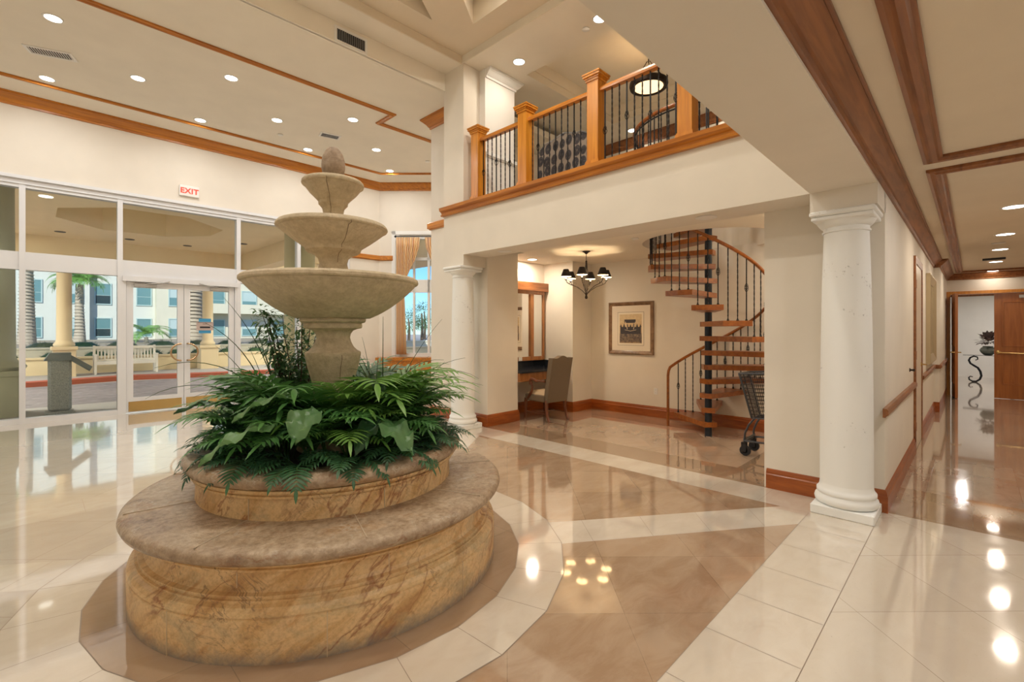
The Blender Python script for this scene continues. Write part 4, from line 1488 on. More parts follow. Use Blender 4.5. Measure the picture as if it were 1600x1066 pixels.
so2 = thing('wall_socket', 'white socket plate low on the wall left of the spiral stair', 'socket', (7.27, 3.77, 0.43))
MB().bbox(-0.006, 0.0, -0.035, 0.035, -0.055, 0.055, 0.003).build('plate', PLAST, so2)
MB().box(-0.008, -0.006, -0.012, 0.012, 0.012, 0.035).box(-0.008, -0.006, -0.012, 0.012, -0.035, -0.012).build('outlets', ALU, so2)

# ------------------------------------------------------------------ framed print
def picture_mat():
    m = mat('sepia_print', (0.6, 0.45, 0.3), 0.6)
    v = coords(m)
    s = nd(m, 'ShaderNodeSeparateXYZ')
    lk(m, v, s.inputs[0])
    n = noise(m, v, 16, 5, 0.6)
    a = nd(m, 'ShaderNodeMath', operation='MULTIPLY_ADD')
    lk(m, n, a.inputs[0])
    a.inputs[1].default_value = 0.16
    lk(m, s.outputs[2], a.inputs[2])
    band = ramp(m, a.outputs[0], [(0.0, (0.35, 0.22, 0.10)), (0.07, (0.42, 0.27, 0.13)), (0.10, (0.10, 0.07, 0.06)), (0.24, (0.07, 0.06, 0.07)), (0.27, (0.60, 0.42, 0.22)), (0.5, (0.70, 0.55, 0.33))])
    c_ = mix(m, ramp(m, noise(m, v, 30, 4, 0.6), [(0.4, (0.0, 0.0, 0.0)), (0.7, (0.55, 0.55, 0.55))]), band, (0.45, 0.33, 0.2))
    bc(m, c_)
    return m


pc = thing('framed_print', 'framed sepia print of a building with cream mat on the alcove wall', 'picture', (7.27, 4.235, 1.485))
W2, H2 = 0.435, 0.455
PF = wood('weathered_frame_wood', (0.14, 0.075, 0.035), (0.27, 0.16, 0.085), (2, 2, 2), 0.5)
fr = MB()
fr.sweep([(-W2, -H2), (W2, -H2), (W2, H2), (-W2, H2)], [(0, 0.0), (0.065, 0.0), (0.065, 0.012), (0.05, 0.02), (0.02, 0.034), (0.006, 0.034), (0, 0.025)], True)
fr.v = [(-z - 0.001, -x, y) for x, y, z in fr.v]
fr.build('frame', PF, pc)
MB().box(-0.012, -0.001, -W2 + 0.06, W2 - 0.06, -H2 + 0.06, H2 - 0.06).build('mat_board', mat('cream_mat_board', (0.78, 0.70, 0.58), 0.8), pc)
MB().box(-0.0135, -0.012, -0.255, 0.255, -0.30, 0.28).build('mat_bevel', mat('grey_mat_line', (0.32, 0.27, 0.22), 0.8), pc)
MB().box(-0.0145, -0.0135, -0.248, 0.248, -0.293, 0.273).build('inner_mat', mat('pale_mat_board', (0.82, 0.74, 0.60), 0.8), pc)
img = MB().box(-0.0155, -0.0145, -0.215, 0.215, 0.0, 0.50).build('print', picture_mat(), pc)
img.location = (0, 0, -0.26)
bl = MB()
gd = mat('print_dark_ink', (0.05, 0.045, 0.055), 0.7)
gp = mat('print_pale_ink', (0.62, 0.52, 0.38), 0.7)
bl.box(-0.0162, -0.0155, -0.10, 0.12, 0.09, 0.15)
for k in range(7):
    bl.prism([(-0.02, 0), (0.02, 0), (0, 0.05 + 0.01 * (k % 3))], -0.0162, -0.0155, Matrix(((0, 0, 1, 0), (1, 0, 0, -0.19 + 0.063 * k), (0, 1, 0, 0.02), (0, 0, 0, 1))))
bl.box(-0.0162, -0.0155, -0.2, 0.2, -0.10, 0.02)
bl.build('printed_building', gd, pc)
ar = MB()
for s in (1, -1):
    ar.tube([(-0.0163, s * 0.10, 0.11), (-0.0163, s * 0.075, 0.04), (-0.0163, s * 0.06, -0.02)], 0.008, 5)
ar.tube([(-0.0163, -0.11, -0.03), (-0.0163, 0, -0.05), (-0.0163, 0.11, -0.03)], 0.005, 5)
ar.build('printed_arch', gp, pc)

# ------------------------------------------------------------------ armchair at the desk (faces +y)
UP1 = mat('taupe_upholstery', (0.185, 0.14, 0.092), 0.85)
UP2 = mat('beige_seat_fabric', (0.50, 0.37, 0.23), 0.85)
ach = thing('armchair', 'upholstered armchair with camel-hump back and scrolled wooden arms at the writing desk', 'armchair', (5.90, 4.98, 0), R(-4))
# seat
MB().bbox(-0.235, 0.235, -0.22, 0.29, 0.30, 0.42, 0.02).build('seat_rail', UP1, ach)
sc_ = MB()
n = 12
vs = []
for j in range(n + 1):
    for i in range(n + 1):
        x, y = -0.225 + 0.45 * i / n, -0.20 + 0.48 * j / n
        e = min(1, 4 * min(i, n - i) / n) * min(1, 4 * min(j, n - j) / n)
        vs.append((x, y, 0.415 + 0.055 * e ** 0.5))
sc_.add(vs, [(j * (n + 1) + i, j * (n + 1) + i + 1, (j + 1) * (n + 1) + i + 1, (j + 1) * (n + 1) + i) for j in range(n) for i in range(n)])
sc_.build('seat_cushion', UP2, ach, True)
bk = MB()
cols = 17
front, back = [], []
for i in range(cols):
    q = i / (cols - 1)
    x = -0.235 + 0.47 * q
    hump = 0.045 * (0.5 + 0.5 * cos(min(1, abs(q - 0.5) * 2 / 0.62) * pi)) + 0.012 * abs(q - 0.5) * 2
    top = 1.0 + hump
    front.append([(x, -0.155 - 0.11 * t, 0.33 + (top - 0.33) * t) for t in (0, .25, .5, .75, 1)])
    back.append([(x, -0.225 - 0.13 * t, 0.30 + (top - 0.30) * t) for t in (0, .25, .5, .75, 1)])
vs = [p for c_ in front for p in c_] + [p for c_ in back for p in c_]
N = cols * 5
fs = []
for i in range(cols - 1):
    for k in range(4):
        a = i * 5 + k
        fs.append((a, a + 5, a + 6, a + 1))
        fs.append((N + a, N + a + 1, N + a + 6, N + a + 5))
    fs.append((i * 5 + 4, i * 5 + 9, N + i * 5 + 9, N + i * 5 + 4))
    fs.append((i * 5, N + i * 5, N + i * 5 + 5, i * 5 + 5))
for k in range(4):
    fs.append((k, k + 1, N + k + 1, N + k))
    e = (cols - 1) * 5
    fs.append((e + k, N + e + k, N + e + k + 1, e + k + 1))
bk.add(vs, fs)
bk.build('backrest', UP1, ach, True, angle=50)
for s in (1, -1):
    a = MB()
    X = s * 0.255
    pts = [(X, -0.20, 0.64), (X, -0.05, 0.645), (X + s * 0.012, 0.08, 0.635), (X + s * 0.02, 0.20, 0.66), (X + s * 0.02, 0.27, 0.665), (X + s * 0.02, 0.315, 0.63), (X + s * 0.02, 0.305, 0.585), (X + s * 0.02, 0.26, 0.575), (X + s * 0.02, 0.245, 0.61), (X + s * 0.02, 0.27, 0.625)]
    pts = [(x, -0.2 + (y + 0.2) * 0.60, z) for x, y, z in pts]
    a.tube(pts, [0.018, 0.018, 0.02, 0.023, 0.024, 0.022, 0.02, 0.017, 0.014, 0.01], 8)
    a.build('armrest', CHAIRWOOD, ach, True)
    a = MB()
    a.tube([(X + s * 0.02, 0.085, 0.60), (X + s * 0.01, 0.07, 0.53), (X, 0.09, 0.47), (X - s * 0.01, 0.15, 0.40), (X - s * 0.01, 0.20, 0.34)], [0.016, 0.02, 0.022, 0.022, 0.02], 8)
    a.build('arm_support', CHAIRWOOD, ach, True)
for s in (1, -1):
    MB().tube([(s * 0.215, 0.265, 0.34), (s * 0.22, 0.275, 0.26), (s * 0.222, 0.27, 0.14), (s * 0.222, 0.275, 0.04), (s * 0.225, 0.285, 0.0)], [0.030, 0.029, 0.023, 0.019, 0.023], 8).build('leg', CHAIRWOOD, ach, True)
for s in (1, -1):
    MB().tube([(s * 0.215, -0.20, 0.34), (s * 0.215, -0.195, 0.22), (s * 0.215, -0.225, 0.08), (s * 0.215, -0.265, 0.0)], [0.031, 0.028, 0.025, 0.022], 8, 0.9).build('leg', CHAIRWOOD, ach, True)
MB().tube([(-0.22, -0.2, 0.115), (-0.22, 0.27, 0.115)], 0.011, 6).tube([(0.22, -0.2, 0.115), (0.22, 0.27, 0.115)], 0.011, 6).tube([(-0.22, 0.04, 0.115), (0.22, 0.04, 0.115)], 0.011, 6).build('stretcher', CHAIRWOOD, ach, True)

# ------------------------------------------------------------------ chandelier
ZCH = 2.67
chd = thing('chandelier', 'black iron six-arm chandelier with small dark shades hanging before the writing niche', 'chandelier', (6.0, 4.27, ZCH))
BRZ = mat('aged_bronze', (0.035, 0.024, 0.018), 0.5, 0.7)
SHADE = mat('black_fabric_shade', (0.022, 0.017, 0.016), 0.9)
CAND = emis('glowing_candle_sleeve', (1.0, 0.80, 0.52), 2.2)
INNER = emis('lit_shade_lining', (1.0, 0.82, 0.52), 3.0)
MB().lathe([(0.0, 0), (0.062, -0.001), (0.060, -0.010), (0.035, -0.022), (0.018, -0.040), (0.0, -0.050)], 24).build('ceiling_canopy', BRZ, chd, True)
ch = MB()
for k in range(5):
    M = Matrix.Translation((0, 0, -0.062 - 0.021 * k)) @ Matrix.Rotation(k * pi / 2, 4, 'Z')
    ch.tube([M @ Vector((0.008 * cos(t * pi / 6), 0, 0.015 * sin(t * pi / 6))) for t in range(13)], 0.0022, 5)
ch.build('chain', BRZ, chd, True)
bd = MB()
bd.lathe([(0.0, -0.14), (0.010, -0.145), (0.016, -0.16), (0.012, -0.175), (0.016, -0.19), (0.010, -0.21)], 12)
bd.tube([(0, 0, -0.2), (0, 0, -0.62)], 0.0035, 6)
for k in range(6):
    a = k * pi / 3 + 0.25
    bd.tube([(0.012 * cos(a), 0.012 * sin(a), -0.19), (0.018 * cos(a), 0.018 * sin(a), -0.27), (0.045 * cos(a), 0.045 * sin(a), -0.38), (0.055 * cos(a), 0.055 * sin(a), -0.48), (0.035 * cos(a), 0.035 * sin(a), -0.58), (0.008 * cos(a), 0.008 * sin(a), -0.65)], 0.003, 5)
bd.lathe([(0.0, -0.64), (0.018, -0.645), (0.022, -0.66), (0.014, -0.68), (0.020, -0.70), (0.024, -0.715), (0.016, -0.735), (0.0, -0.74)], 14)
bd.build('body', BRZ, chd, True)
for k in range(6):
    a = k * pi / 3 + 0.42
    M = Matrix.Rotation(a, 4, 'Z')
    am = MB()
    am.tube([M @ Vector(p) for p in ((0.015, 0, -0.66), (0.08, 0, -0.60), (0.17, 0, -0.545), (0.25, 0, -0.52), (0.305, 0, -0.49), (0.325, 0, -0.455))], 0.0055, 6)
    am.tube([M @ Vector(p) for p in ((0.27, 0, -0.505), (0.25, 0, -0.47), (0.215, 0, -0.475), (0.22, 0, -0.50))], 0.0035, 5)
    am.lathe([(0.0, -0.458), (0.014, -0.452), (0.026, -0.440), (0.022, -0.438), (0.0, -0.440)], 12, (0, 0), M @ Matrix.Translation((0.325, 0, 0)))
    arm = am.build('arm', BRZ, chd, True)
    MB().lathe([(0.0, -0.44), (0.011, -0.438), (0.011, -0.375), (0.0, -0.372)], 10, (0, 0), M @ Matrix.Translation((0.325, 0, 0))).build('candle_sleeve', CAND, arm, True)
    sh = MB()
    MT = M @ Matrix.Translation((0.325, 0, 0))
    sh.use(SHADE).lathe([(0.083, -0.398), (0.040, -0.285)], 20, (0, 0), MT)
    sh.use(INNER).lathe([(0.0812, -0.3985), (0.0385, -0.285)], 20, (0, 0), MT)
    s_ = sh.build('shade', None, arm, True)
    q = MT @ Vector((0, 0, -0.34))
    lamp('POINT', 3.2, q, (1, 0.72, 0.42), 0.012, chd, 'bulb')
# drop the caps the turned cones were closed with
for o in [o for o in bpy.data.objects if o.name.startswith('shade')]:
    import bmesh
    bm = bmesh.new()
    bm.from_mesh(o.data)
    bmesh.ops.delete(bm, geom=[f_ for f_ in bm.faces if len(f_.verts) > 4], context='FACES')
    bm.to_mesh(o.data)
    bm.free()

# ------------------------------------------------------------------ spiral stair
RISE, STEP = 0.1955, R(25.7)
VA = YAW - pi / 2          # turn from the view's frame to the plan
RO = 0.80
st = thing('spiral_staircase', 'spiral staircase with honey wood treads, black centre pole and wood handrail rising through the ceiling', 'staircase', (PX, PY, 0))
MB().lathe([(0.047, 0.0), (0.047, 4.15), (0.055, 4.16), (0.03, 4.2), (0.0, 4.21)], 28).build('center_pole', POLE, st, True)


def tread_center(k):
    return R(-113.5) + VA + (9 - k) * STEP


def rot2(r, a):
    return (r * cos(a), r * sin(a))


for k in range(1, 16):
    a = tread_center(k)
    hw = R(13.2)
    n_ = Vector((cos(a), sin(a)))
    t_ = Vector((-sin(a), cos(a)))
    P = []
    for (rr, ss) in ((-0.075, -0.085), (-0.075, 0.085)):
        q = n_ * rr + t_ * ss
        P.append((q.x, q.y))
    P.append(rot2(RO, a + hw))
    P.append(rot2(RO * 0.995 * cos(hw) / cos(hw), a))
    P.append(rot2(RO, a - hw))
    P = P[::-1]
    z = k * RISE
    MB().prism(P, z - 0.066, z).build('tread', TREAD, st)


def rail_z(a_):      # height of the handrail at a running angle measured downwards from the newel (radians climbed)
    return 0.90 + RISE * a_ / STEP


A0 = R(110) + VA
SPAN = (tread_center(1) + R(13)) - (tread_center(15) - R(13)) + R(20)
N_ = 90
pts = []
for i in range(N_ + 1):
    t = SPAN * i / N_
    a = A0 - t
    pts.append((0.765 * cos(a), 0.765 * sin(a), rail_z(t)))
nx, ny = 0.765 * cos(A0 + R(5)), 0.765 * sin(A0 + R(5))
MB().tube([(nx, ny, 0.0), (nx, ny, 0.45), (nx, ny, 0.76), (0.765 * cos(A0 + R(4.2)), 0.765 * sin(A0 + R(4.2)), 0.83), (0.765 * cos(A0 + R(2)), 0.765 * sin(A0 + R(2)), 0.885)] + pts, 0.021, 8).build('handrail', TREAD, st, True)


def twisted_bar(mb, x, y, z0, z1, w_=0.0065, basket=None, shoe=True, tw=True):
    """square bar, twisted along its middle; optional wire basket at the height given"""
    n = max(2, int((z1 - z0) / (0.03 if tw else 0.5)))
    vs, fs = [], []
    for i in range(n + 1):
        z = z0 + (z1 - z0) * i / n
        a = (i * 0.7) if tw and 1 < i < n - 1 else 0
        for q in range(4):
            t = a + pi / 4 + q * pi / 2
            vs.append((x + w_ * 1.3 * cos(t), y + w_ * 1.3 * sin(t), z))
    for i in range(n):
        for q in range(4):
            r_ = (q + 1) % 4
            fs.append((i * 4 + q, i * 4 + r_, i * 4 + 4 + r_, i * 4 + 4 + q))
    mb.add(vs, fs)
    if basket:
        for q in range(4):
            mb.tube([(x + 0.024 * sin(pi * u / 6) * cos(q * pi / 2 + u * 0.35), y + 0.024 * sin(pi * u / 6) * sin(q * pi / 2 + u * 0.35), basket - 0.055 + 0.11 * u / 6) for u in range(7)], 0.0032, 4)
    if shoe:
        mb.lathe([(0.016, z0), (0.016, z0 + 0.006), (0.008, z0 + 0.022)], 8, (x, y))
    return mb


bi = 0
for k in range(1, 16):
    for s_, da in ((0, R(9)), (1, R(0.4)), (2, R(-8.2))):
        a = tread_center(k) + da
        zr = rail_z(A0 - a)
        x, y = 0.765 * cos(a), 0.765 * sin(a)
        z0 = k * RISE
        if zr - z0 < 0.3:
            continue
        bsk = z0 + 0.52 * (zr - z0) if bi % 3 == 0 else None
        twisted_bar(MB(), x, y, z0, zr - 0.012, 0.006, bsk, True, bi % 3 != 0).build('baluster', IRON, st)
        bi += 1

# guard rail round the stairwell upstairs
gd_ = thing('stairwell_guard_rail', 'curved wood-capped iron guard rail round the stairwell upstairs, seen between the balusters', 'railing', (PX, PY, 3.13))
ga0, ga1 = R(125) + VA, R(400) + VA
GR = 0.98
MB().tube([(GR * cos(ga0 + (ga1 - ga0) * i / 60), GR * sin(ga0 + (ga1 - ga0) * i / 60), 1.08) for i in range(61)], 0.026, 8).build('handrail', TREAD, gd_, True)
MB().tube([(GR * cos(ga0 + (ga1 - ga0) * i / 60), GR * sin(ga0 + (ga1 - ga0) * i / 60), 1.03) for i in range(61)], 0.010, 6).build('under_rail', IRON, gd_, True)
cb_ = MB()
cb_.lathe([(GR - 0.05, -0.01), (GR + 0.04, -0.01), (GR + 0.04, 0.04), (GR - 0.05, 0.04), (GR - 0.05, -0.01)], 60, (0, 0), None, ga0, ga1)
cb_.build('curb', MAHOG, gd_, True, angle=30)
for i in range(42):
    a = ga0 + (ga1 - ga0) * (i + 0.5) / 42
    twisted_bar(MB(), GR * cos(a), GR * sin(a), 0.04, 1.06, 0.0065, 0.6 if i % 3 == 0 else None, False, i % 3 != 0).build('baluster', IRON, gd_)

# ------------------------------------------------------------------ balcony railing
YS = [5.045, 4.122, 3.04, 1.98, 0.99]
ZT = 3.275
names = ['beside the wall pillar', 'second from the wall pillar', 'third from the wall pillar, in front of the big lamp', 'cut by the low beam', 'behind the low beam']
rl = thing('balcony_railing', 'wood and black iron balcony railing with square newel posts above the cream fascia', 'railing', (4.46, 0, ZT))
for i, y in enumerate(YS):
    p = MB()
    p.box(-0.073, 0.073, y - 0.073, y + 0.073, 0.0, 0.985)
    p.box(-0.088, 0.088, y - 0.088, y + 0.088, 0.0, 0.07).box(-0.08, 0.08, y - 0.08, y + 0.08, 0.07, 0.085)
    np_ = p.build('newel_post', HONEY_Z, rl)
    cp = MB()
    for z, h in ((0.965, 0.084), (0.99, 0.092), (1.01, 0.108)):
        cp.box(-h, h, y - h, y + h, z, z + 0.026)
    cp.add([(-0.115, y - 0.115, 1.036), (0.115, y - 0.115, 1.036), (0.115, y + 0.115, 1.036), (-0.115, y + 0.115, 1.036), (-0.115, y - 0.115, 1.052), (0.115, y - 0.115, 1.052), (0.115, y + 0.115, 1.052), (-0.115, y + 0.115, 1.052), (0, y, 1.085)],
           [(3, 2, 1, 0), (0, 1, 5, 4), (1, 2, 6, 5), (2, 3, 7, 6), (3, 0, 4, 7), (4, 5, 8), (5, 6, 8), (6, 7, 8), (7, 4, 8)])
    cp.build('cap', HONEY_Z, np_)
bi = 0
for i in range(4):
    ya, yb = YS[i] - 0.073, YS[i + 1] + 0.073
    if i == 0:
        pass
    h = MB()
    h.sweep([(0, ya), (0, yb)], [(-0.034, 0.845), (0.034, 0.845), (0.034, 0.87), (0.026, 0.895), (0, 0.905), (-0.026, 0.895), (-0.034, 0.87)])
    h.build('handrail', HONEY_Y, rl)
    nb = 10 if i else 9
    for k in range(nb):
        y = ya + (yb - ya) * (k + 0.5) / nb
        z_b = [0.40, None, None, 0.48, None, None][k % 6] if i % 2 == 0 else [None, 0.48, None, None, 0.40, None][k % 6]
        twisted_bar(MB(), 0, y, 0.0, 0.85, 0.0065, z_b, True, z_b is None).build('baluster', IRON, rl)

# patterned armchair upstairs
def pat_mat():
    m = mat('medallion_upholstery', (0.3, 0.25, 0.2), 0.8)
    v = coords(m, (0.001, 1, 0.72))
    vo = nd(m, 'ShaderNodeTexVoronoi')
    vo.inputs['Scale'].default_value = 8.0
    vo.inputs['Randomness'].default_value = 0.25
    lk(m, v, vo.inputs['Vector'])
    c1 = ramp(m, vo.outputs['Distance'], [(0.0, (0.10, 0.075, 0.06)), (0.18, (0.012, 0.012, 0.018)), (0.41, (0.02, 0.018, 0.022)), (0.47, (0.22, 0.18, 0.14))])
    n = noise(m, v, 60, 3)
    bc(m, mix(m, ramp(m, n, [(0.5, (0, 0, 0)), (0.7, (0.4, 0.4, 0.4))]), c1, (0.15, 0.12, 0.10)))
    return m


sf = thing('patterned_armchair', 'dark medallion-patterned chair with humped nailhead back, upstairs behind the balcony railing', 'armchair', (5.15, 4.02, 3.13))
PM = pat_mat()
b = MB()
cols = 25
fr_, bk_ = [], []
for i in range(cols):
    q = i / (cols - 1)
    y = -0.44 + 0.88 * q
    e = abs(q - 0.5) * 2
    top = 0.98 + 0.055 * (0.5 + 0.5 * cos(min(1, e / 0.55) * pi)) - 0.10 * max(0, (e - 0.6) / 0.4) ** 2
    fr_.append([(-0.10 + 0.06 * t, y, 0.25 + (top - 0.25) * t) for t in (0, .33, .66, 1)])
    bk_.append([(0.04 + 0.03 * t, y, 0.25 + (top - 0.25) * t) for t in (0, .33, .66, 1)])
vs = [p for c_ in fr_ for p in c_] + [p for c_ in bk_ for p in c_]
N = cols * 4
fs = []
for i in range(cols - 1):
    for k in range(3):
        a = i * 4 + k
        fs += [(a, a + 4, a + 5, a + 1), (N + a, N + a + 1, N + a + 5, N + a + 4)]
    fs += [(i * 4 + 3, i * 4 + 7, N + i * 4 + 7, N + i * 4 + 3)]
for k in range(3):
    e = (cols - 1) * 4
    fs += [(k, k + 1, N + k + 1, N + k), (e + k, N + e + k, N + e + k + 1, e + k + 1)]
b.add(vs, fs)
b.build('backrest', PM, sf, True, angle=50)
nh = MB()
for i in range(0, 49):
    q = i / 48
    y = -0.44 + 0.88 * q
    e = abs(q - 0.5) * 2
    top = 0.98 + 0.055 * (0.5 + 0.5 * cos(min(1, e / 0.55) * pi)) - 0.10 * max(0, (e - 0.6) / 0.4) ** 2
    nh.lathe([(0.009, 0.0), (0.006, 0.006), (0, 0.008)], 6, (0, 0), Matrix.Translation((-0.045, y, top - 0.012)) @ Matrix.Rotation(-pi / 2, 4, 'Y'))
nh.build('nailhead_trim', STEEL, sf, True)['kind'] = 'stuff'
MB().bbox(0.0, 0.62, -0.42, 0.42, 0.12, 0.44, 0.04).build('seat', PM, sf)
for s in (1, -1):
    MB().bbox(0.0, 0.60, s * 0.44 - 0.06, s * 0.44 + 0.06, 0.12, 0.62, 0.04).build('armrest', PM, sf)
for x in (0.03, 0.55):
    for y in (-0.38, 0.38):
        MB().tube([(x, y, 0.0), (x, y, 0.13)], [0.02, 0.028], 8).build('leg', CHAIRWOOD, sf)

# bowl pendant upstairs
pb = thing('bowl_pendant', 'round bronze-rimmed glowing bowl pendant hanging upstairs behind the balusters', 'pendant light', (6.15, 3.30, 4.92))
MB().lathe([(0.200, -0.006), (0.225, -0.022), (0.258, -0.014), (0.268, 0.02), (0.262, 0.06), (0.245, 0.07), (0.22, 0.03), (0.200, -0.006)], 40).build('rim', BRZ, pb, True)
MB().lathe([(0.0, -0.045), (0.08, -0.042), (0.15, -0.03), (0.20, -0.008), (0.22, 0.02)], 36).build('glass_bowl', emis('glowing_alabaster', (1.0, 0.70, 0.38), 1.5), pb, True)
rods = MB()
for k in range(3):
    a = k * 2 * pi / 3 + 0.4
    rods.tube([(0.245 * cos(a), 0.245 * sin(a), 0.05), (0.12 * cos(a), 0.12 * sin(a), 0.20), (0.02 * cos(a), 0.02 * sin(a), 0.36)], 0.006, 5)
rods.tube([(0, 0, 0.34), (0, 0, 0.66)], 0.009, 6)
rods.lathe([(0.07, 0.679), (0.065, 0.66), (0.0, 0.65)], 20)
rods.build('hanger', BRZ, pb, True)
lamp('POINT', 6, (0, 0, 0.12), (1, 0.66, 0.34), 0.05, pb, 'bulb')

# ------------------------------------------------------------------ shopping cart (nose towards +y), partly behind the wall pier
CP = mat('black_plastic_wire', (0.02, 0.021, 0.026), 0.4)
CG = mat('grey_tube_steel', (0.07, 0.074, 0.082), 0.4, 0.5)
ct = thing('shopping_cart', 'black wire shopping cart half hidden behind the cream wall pier by the stair', 'shopping cart', (5.92, 1.35, 0))


def lerp3(a, b, t):
    return tuple(a[i] + (b[i] - a[i]) * t for i in range(3))


TOP = {'fl': (-0.17, 0.59, 0.945), 'fr': (0.17, 0.59, 0.945), 'bl': (-0.245, -0.33, 1.0), 'br': (0.245, -0.33, 1.0)}
BOT = {'fl': (-0.145, 0.46, 0.44), 'fr': (0.145, 0.46, 0.44), 'bl': (-0.20, -0.30, 0.50), 'br': (0.20, -0.30, 0.50)}


def panel(a, b, c_, d, nu, nv, r=0.0035):
    mb = MB()
    for i in range(nu + 1):
        t = i / nu
        mb.tube([lerp3(a, b, t), lerp3(d, c_, t)], r, 4)
    for j in range(nv + 1):
        t = j / nv
        mb.tube([lerp3(a, d, t), lerp3(b, c_, t)], r, 4)
    return mb


panel(BOT['fl'], BOT['fr'], TOP['fr'], TOP['fl'], 9, 12).build('front_panel', CP, ct)
panel(BOT['fl'], BOT['bl'], TOP['bl'], TOP['fl'], 20, 12).build('side_panel', CP, ct)
panel(BOT['fr'], BOT['br'], TOP['br'], TOP['fr'], 20, 12).build('side_panel', CP, ct)
panel(BOT['bl'], BOT['br'], TOP['br'], TOP['bl'], 9, 10).build('gate', CP, ct)
panel(BOT['fl'], BOT['fr'], BOT['br'], BOT['bl'], 8, 14).build('basket_floor', CP, ct)
rim = MB()
T_ = [TOP['fl'], TOP['fr'], TOP['br'], TOP['bl'], TOP['fl']]
rim.tube(T_[:2], 0.011, 8).tube(T_[1:3], 0.011, 8).tube(T_[2:4], 0.011, 8).tube(T_[3:5], 0.011, 8)
for a, b_ in (('fl', 'fl'), ('fr', 'fr')):
    rim.tube([TOP[a], BOT[b_]], 0.011, 8)
rim.tube([BOT['fl'], BOT['fr']], 0.008, 6).tube([BOT['fl'], BOT['bl']], 0.008, 6).tube([BOT['fr'], BOT['br']], 0.008, 6)
rim.build('rim', CG, ct, True)
hd = MB()
hd.tube([(-0.23, -0.36, 1.03), (0.23, -0.36, 1.03)], 0.016, 8)
hd.tube([(-0.23, -0.36, 1.03), (-0.22, -0.32, 0.6)], 0.01, 6).tube([(0.23, -0.36, 1.03), (0.22, -0.32, 0.6)], 0.01, 6)
hd.build('handle', DARK, ct, True)
fr2 = MB()
for s in (1, -1):
    fr2.tube([(s * 0.15, 0.43, 0.44), (s * 0.152, 0.49, 0.36), (s * 0.155, 0.53, 0.26), (s * 0.155, 0.54, 0.15)], 0.0115, 8)
    fr2.tube([(s * 0.155, 0.54, 0.17), (s * 0.19, 0.1, 0.19), (s * 0.22, -0.34, 0.20), (s * 0.22, -0.36, 0.15)], 0.0115, 8)
    fr2.tube([(s * 0.21, -0.30, 0.52), (s * 0.22, -0.34, 0.20)], 0.0115, 8)
fr2.tube([(-0.155, 0.52, 0.20), (0.155, 0.52, 0.20)], 0.010, 6)
fr2.tube([(-0.155, 0.535, 0.165), (0.155, 0.535, 0.165)], 0.014, 6)
fr2.build('chassis', CG, ct, True)
for (x, y) in ((-0.155, 0.54), (0.155, 0.54), (-0.22, -0.36), (0.22, -0.36)):
    cs = MB()
    cs.box(x - 0.026, x - 0.020, y - 0.03, y + 0.025, 0.05, 0.15).box(x + 0.020, x + 0.026, y - 0.03, y + 0.025, 0.05, 0.15).box(x - 0.026, x + 0.026, y - 0.03, y + 0.025, 0.145, 0.155)
    fk = cs.build('caster_fork', DARK, ct)
    M = Matrix.Translation((x, y - 0.012, 0.0605)) @ Matrix.Rotation(pi / 2, 4, 'Y')
    MB().use(DARK).lathe([(0.03, -0.016), (0.056, -0.016), (0.0605, -0.010), (0.0605, 0.010), (0.056, 0.016), (0.03, 0.016), (0.03, -0.016)], 24, (0, 0), M).use(STEEL).lathe([(0.0, -0.018), (0.03, -0.014), (0.03, 0.014), (0.0, 0.018)], 16, (0, 0), M).build('wheel', None, ct, True, angle=40)

# ------------------------------------------------------------------ corridor fittings
# single door with wood casing
dm = MB()
dm.box(7.28, 7.36, 0.478, 0.4995, 0, 2.33).box(8.27, 8.355, 0.478, 0.4995, 0, 2.33).box(7.36, 8.27, 0.478, 0.4995, 2.245, 2.33)
cas = struct('door_3', dm, MAHOG)
MB().box(7.36, 8.27, 0.488, 0.4992, 0.006, 2.245).build('door_leaf', mat('cream_painted_door', (0.70, 0.60, 0.47), 0.35), cas)
hg = MB()
for z in (0.3, 1.15, 2.0):
    hg.box(7.355, 7.385, 0.476, 0.489, z - 0.05, z + 0.05)
hg.build('hinges', MAHOG, cas)
lv = MB()
lv.lathe([(0.0, 0.0), (0.028, 0.0), (0.028, 0.008), (0.0, 0.01)], 16, (0, 0), Matrix.Translation((8.20, 0.488, 1.0)) @ Matrix.Rotation(pi / 2, 4, 'X'))
lv.tube([(8.20, 0.485, 1.0), (8.20, 0.44, 1.0), (8.18, 0.43, 1.0), (8.09, 0.43, 1.0)], 0.009, 8)
lv.build('lever_handle', BRASS, cas, True)
kb = thing('wall_door_stop', 'small dark round knob on the corridor wall above the chair rail', 'wall knob', (6.78, 0.50, 1.01))
MB().lathe([(0.0, 0.0), (0.022, 0.0005), (0.022, 0.006), (0.010, 0.012), (0.010, 0.03), (0.016, 0.035), (0.016, 0.045), (0.0, 0.05)], 16, (0, 0), Matrix.Rotation(pi / 2, 4, 'X')).build('knob', BRZ, kb, True)
# wall mirror
wm = thing('wall_mirror', 'tall champagne-framed mirror on the corridor wall beyond the single door', 'mirror', (10.1, 0.50, 1.62))
GF = mat('champagne_gilt', (0.52, 0.42, 0.26), 0.4, 0.5)
fr = MB()
fr.sweep([(-0.78, -0.68), (0.78, -0.68), (0.78, 0.68), (-0.78, 0.68)], [(0, 0.0), (0.12, 0.0), (0.12, 0.02), (0.09, 0.03), (0.02, 0.055), (0, 0.05)], True)
fr.v = [(x, -z - 0.001, y) for x, y, z in fr.v]
fr.build('frame', GF, wm)
MB().box(-0.66, 0.66, -0.016, -0.010, -0.56, 0.56).build('mirror_pane', MIRROR, wm)
MB().box(-0.70, 0.70, -0.009, -0.001, -0.60, 0.60).build('backing', DARK, wm)

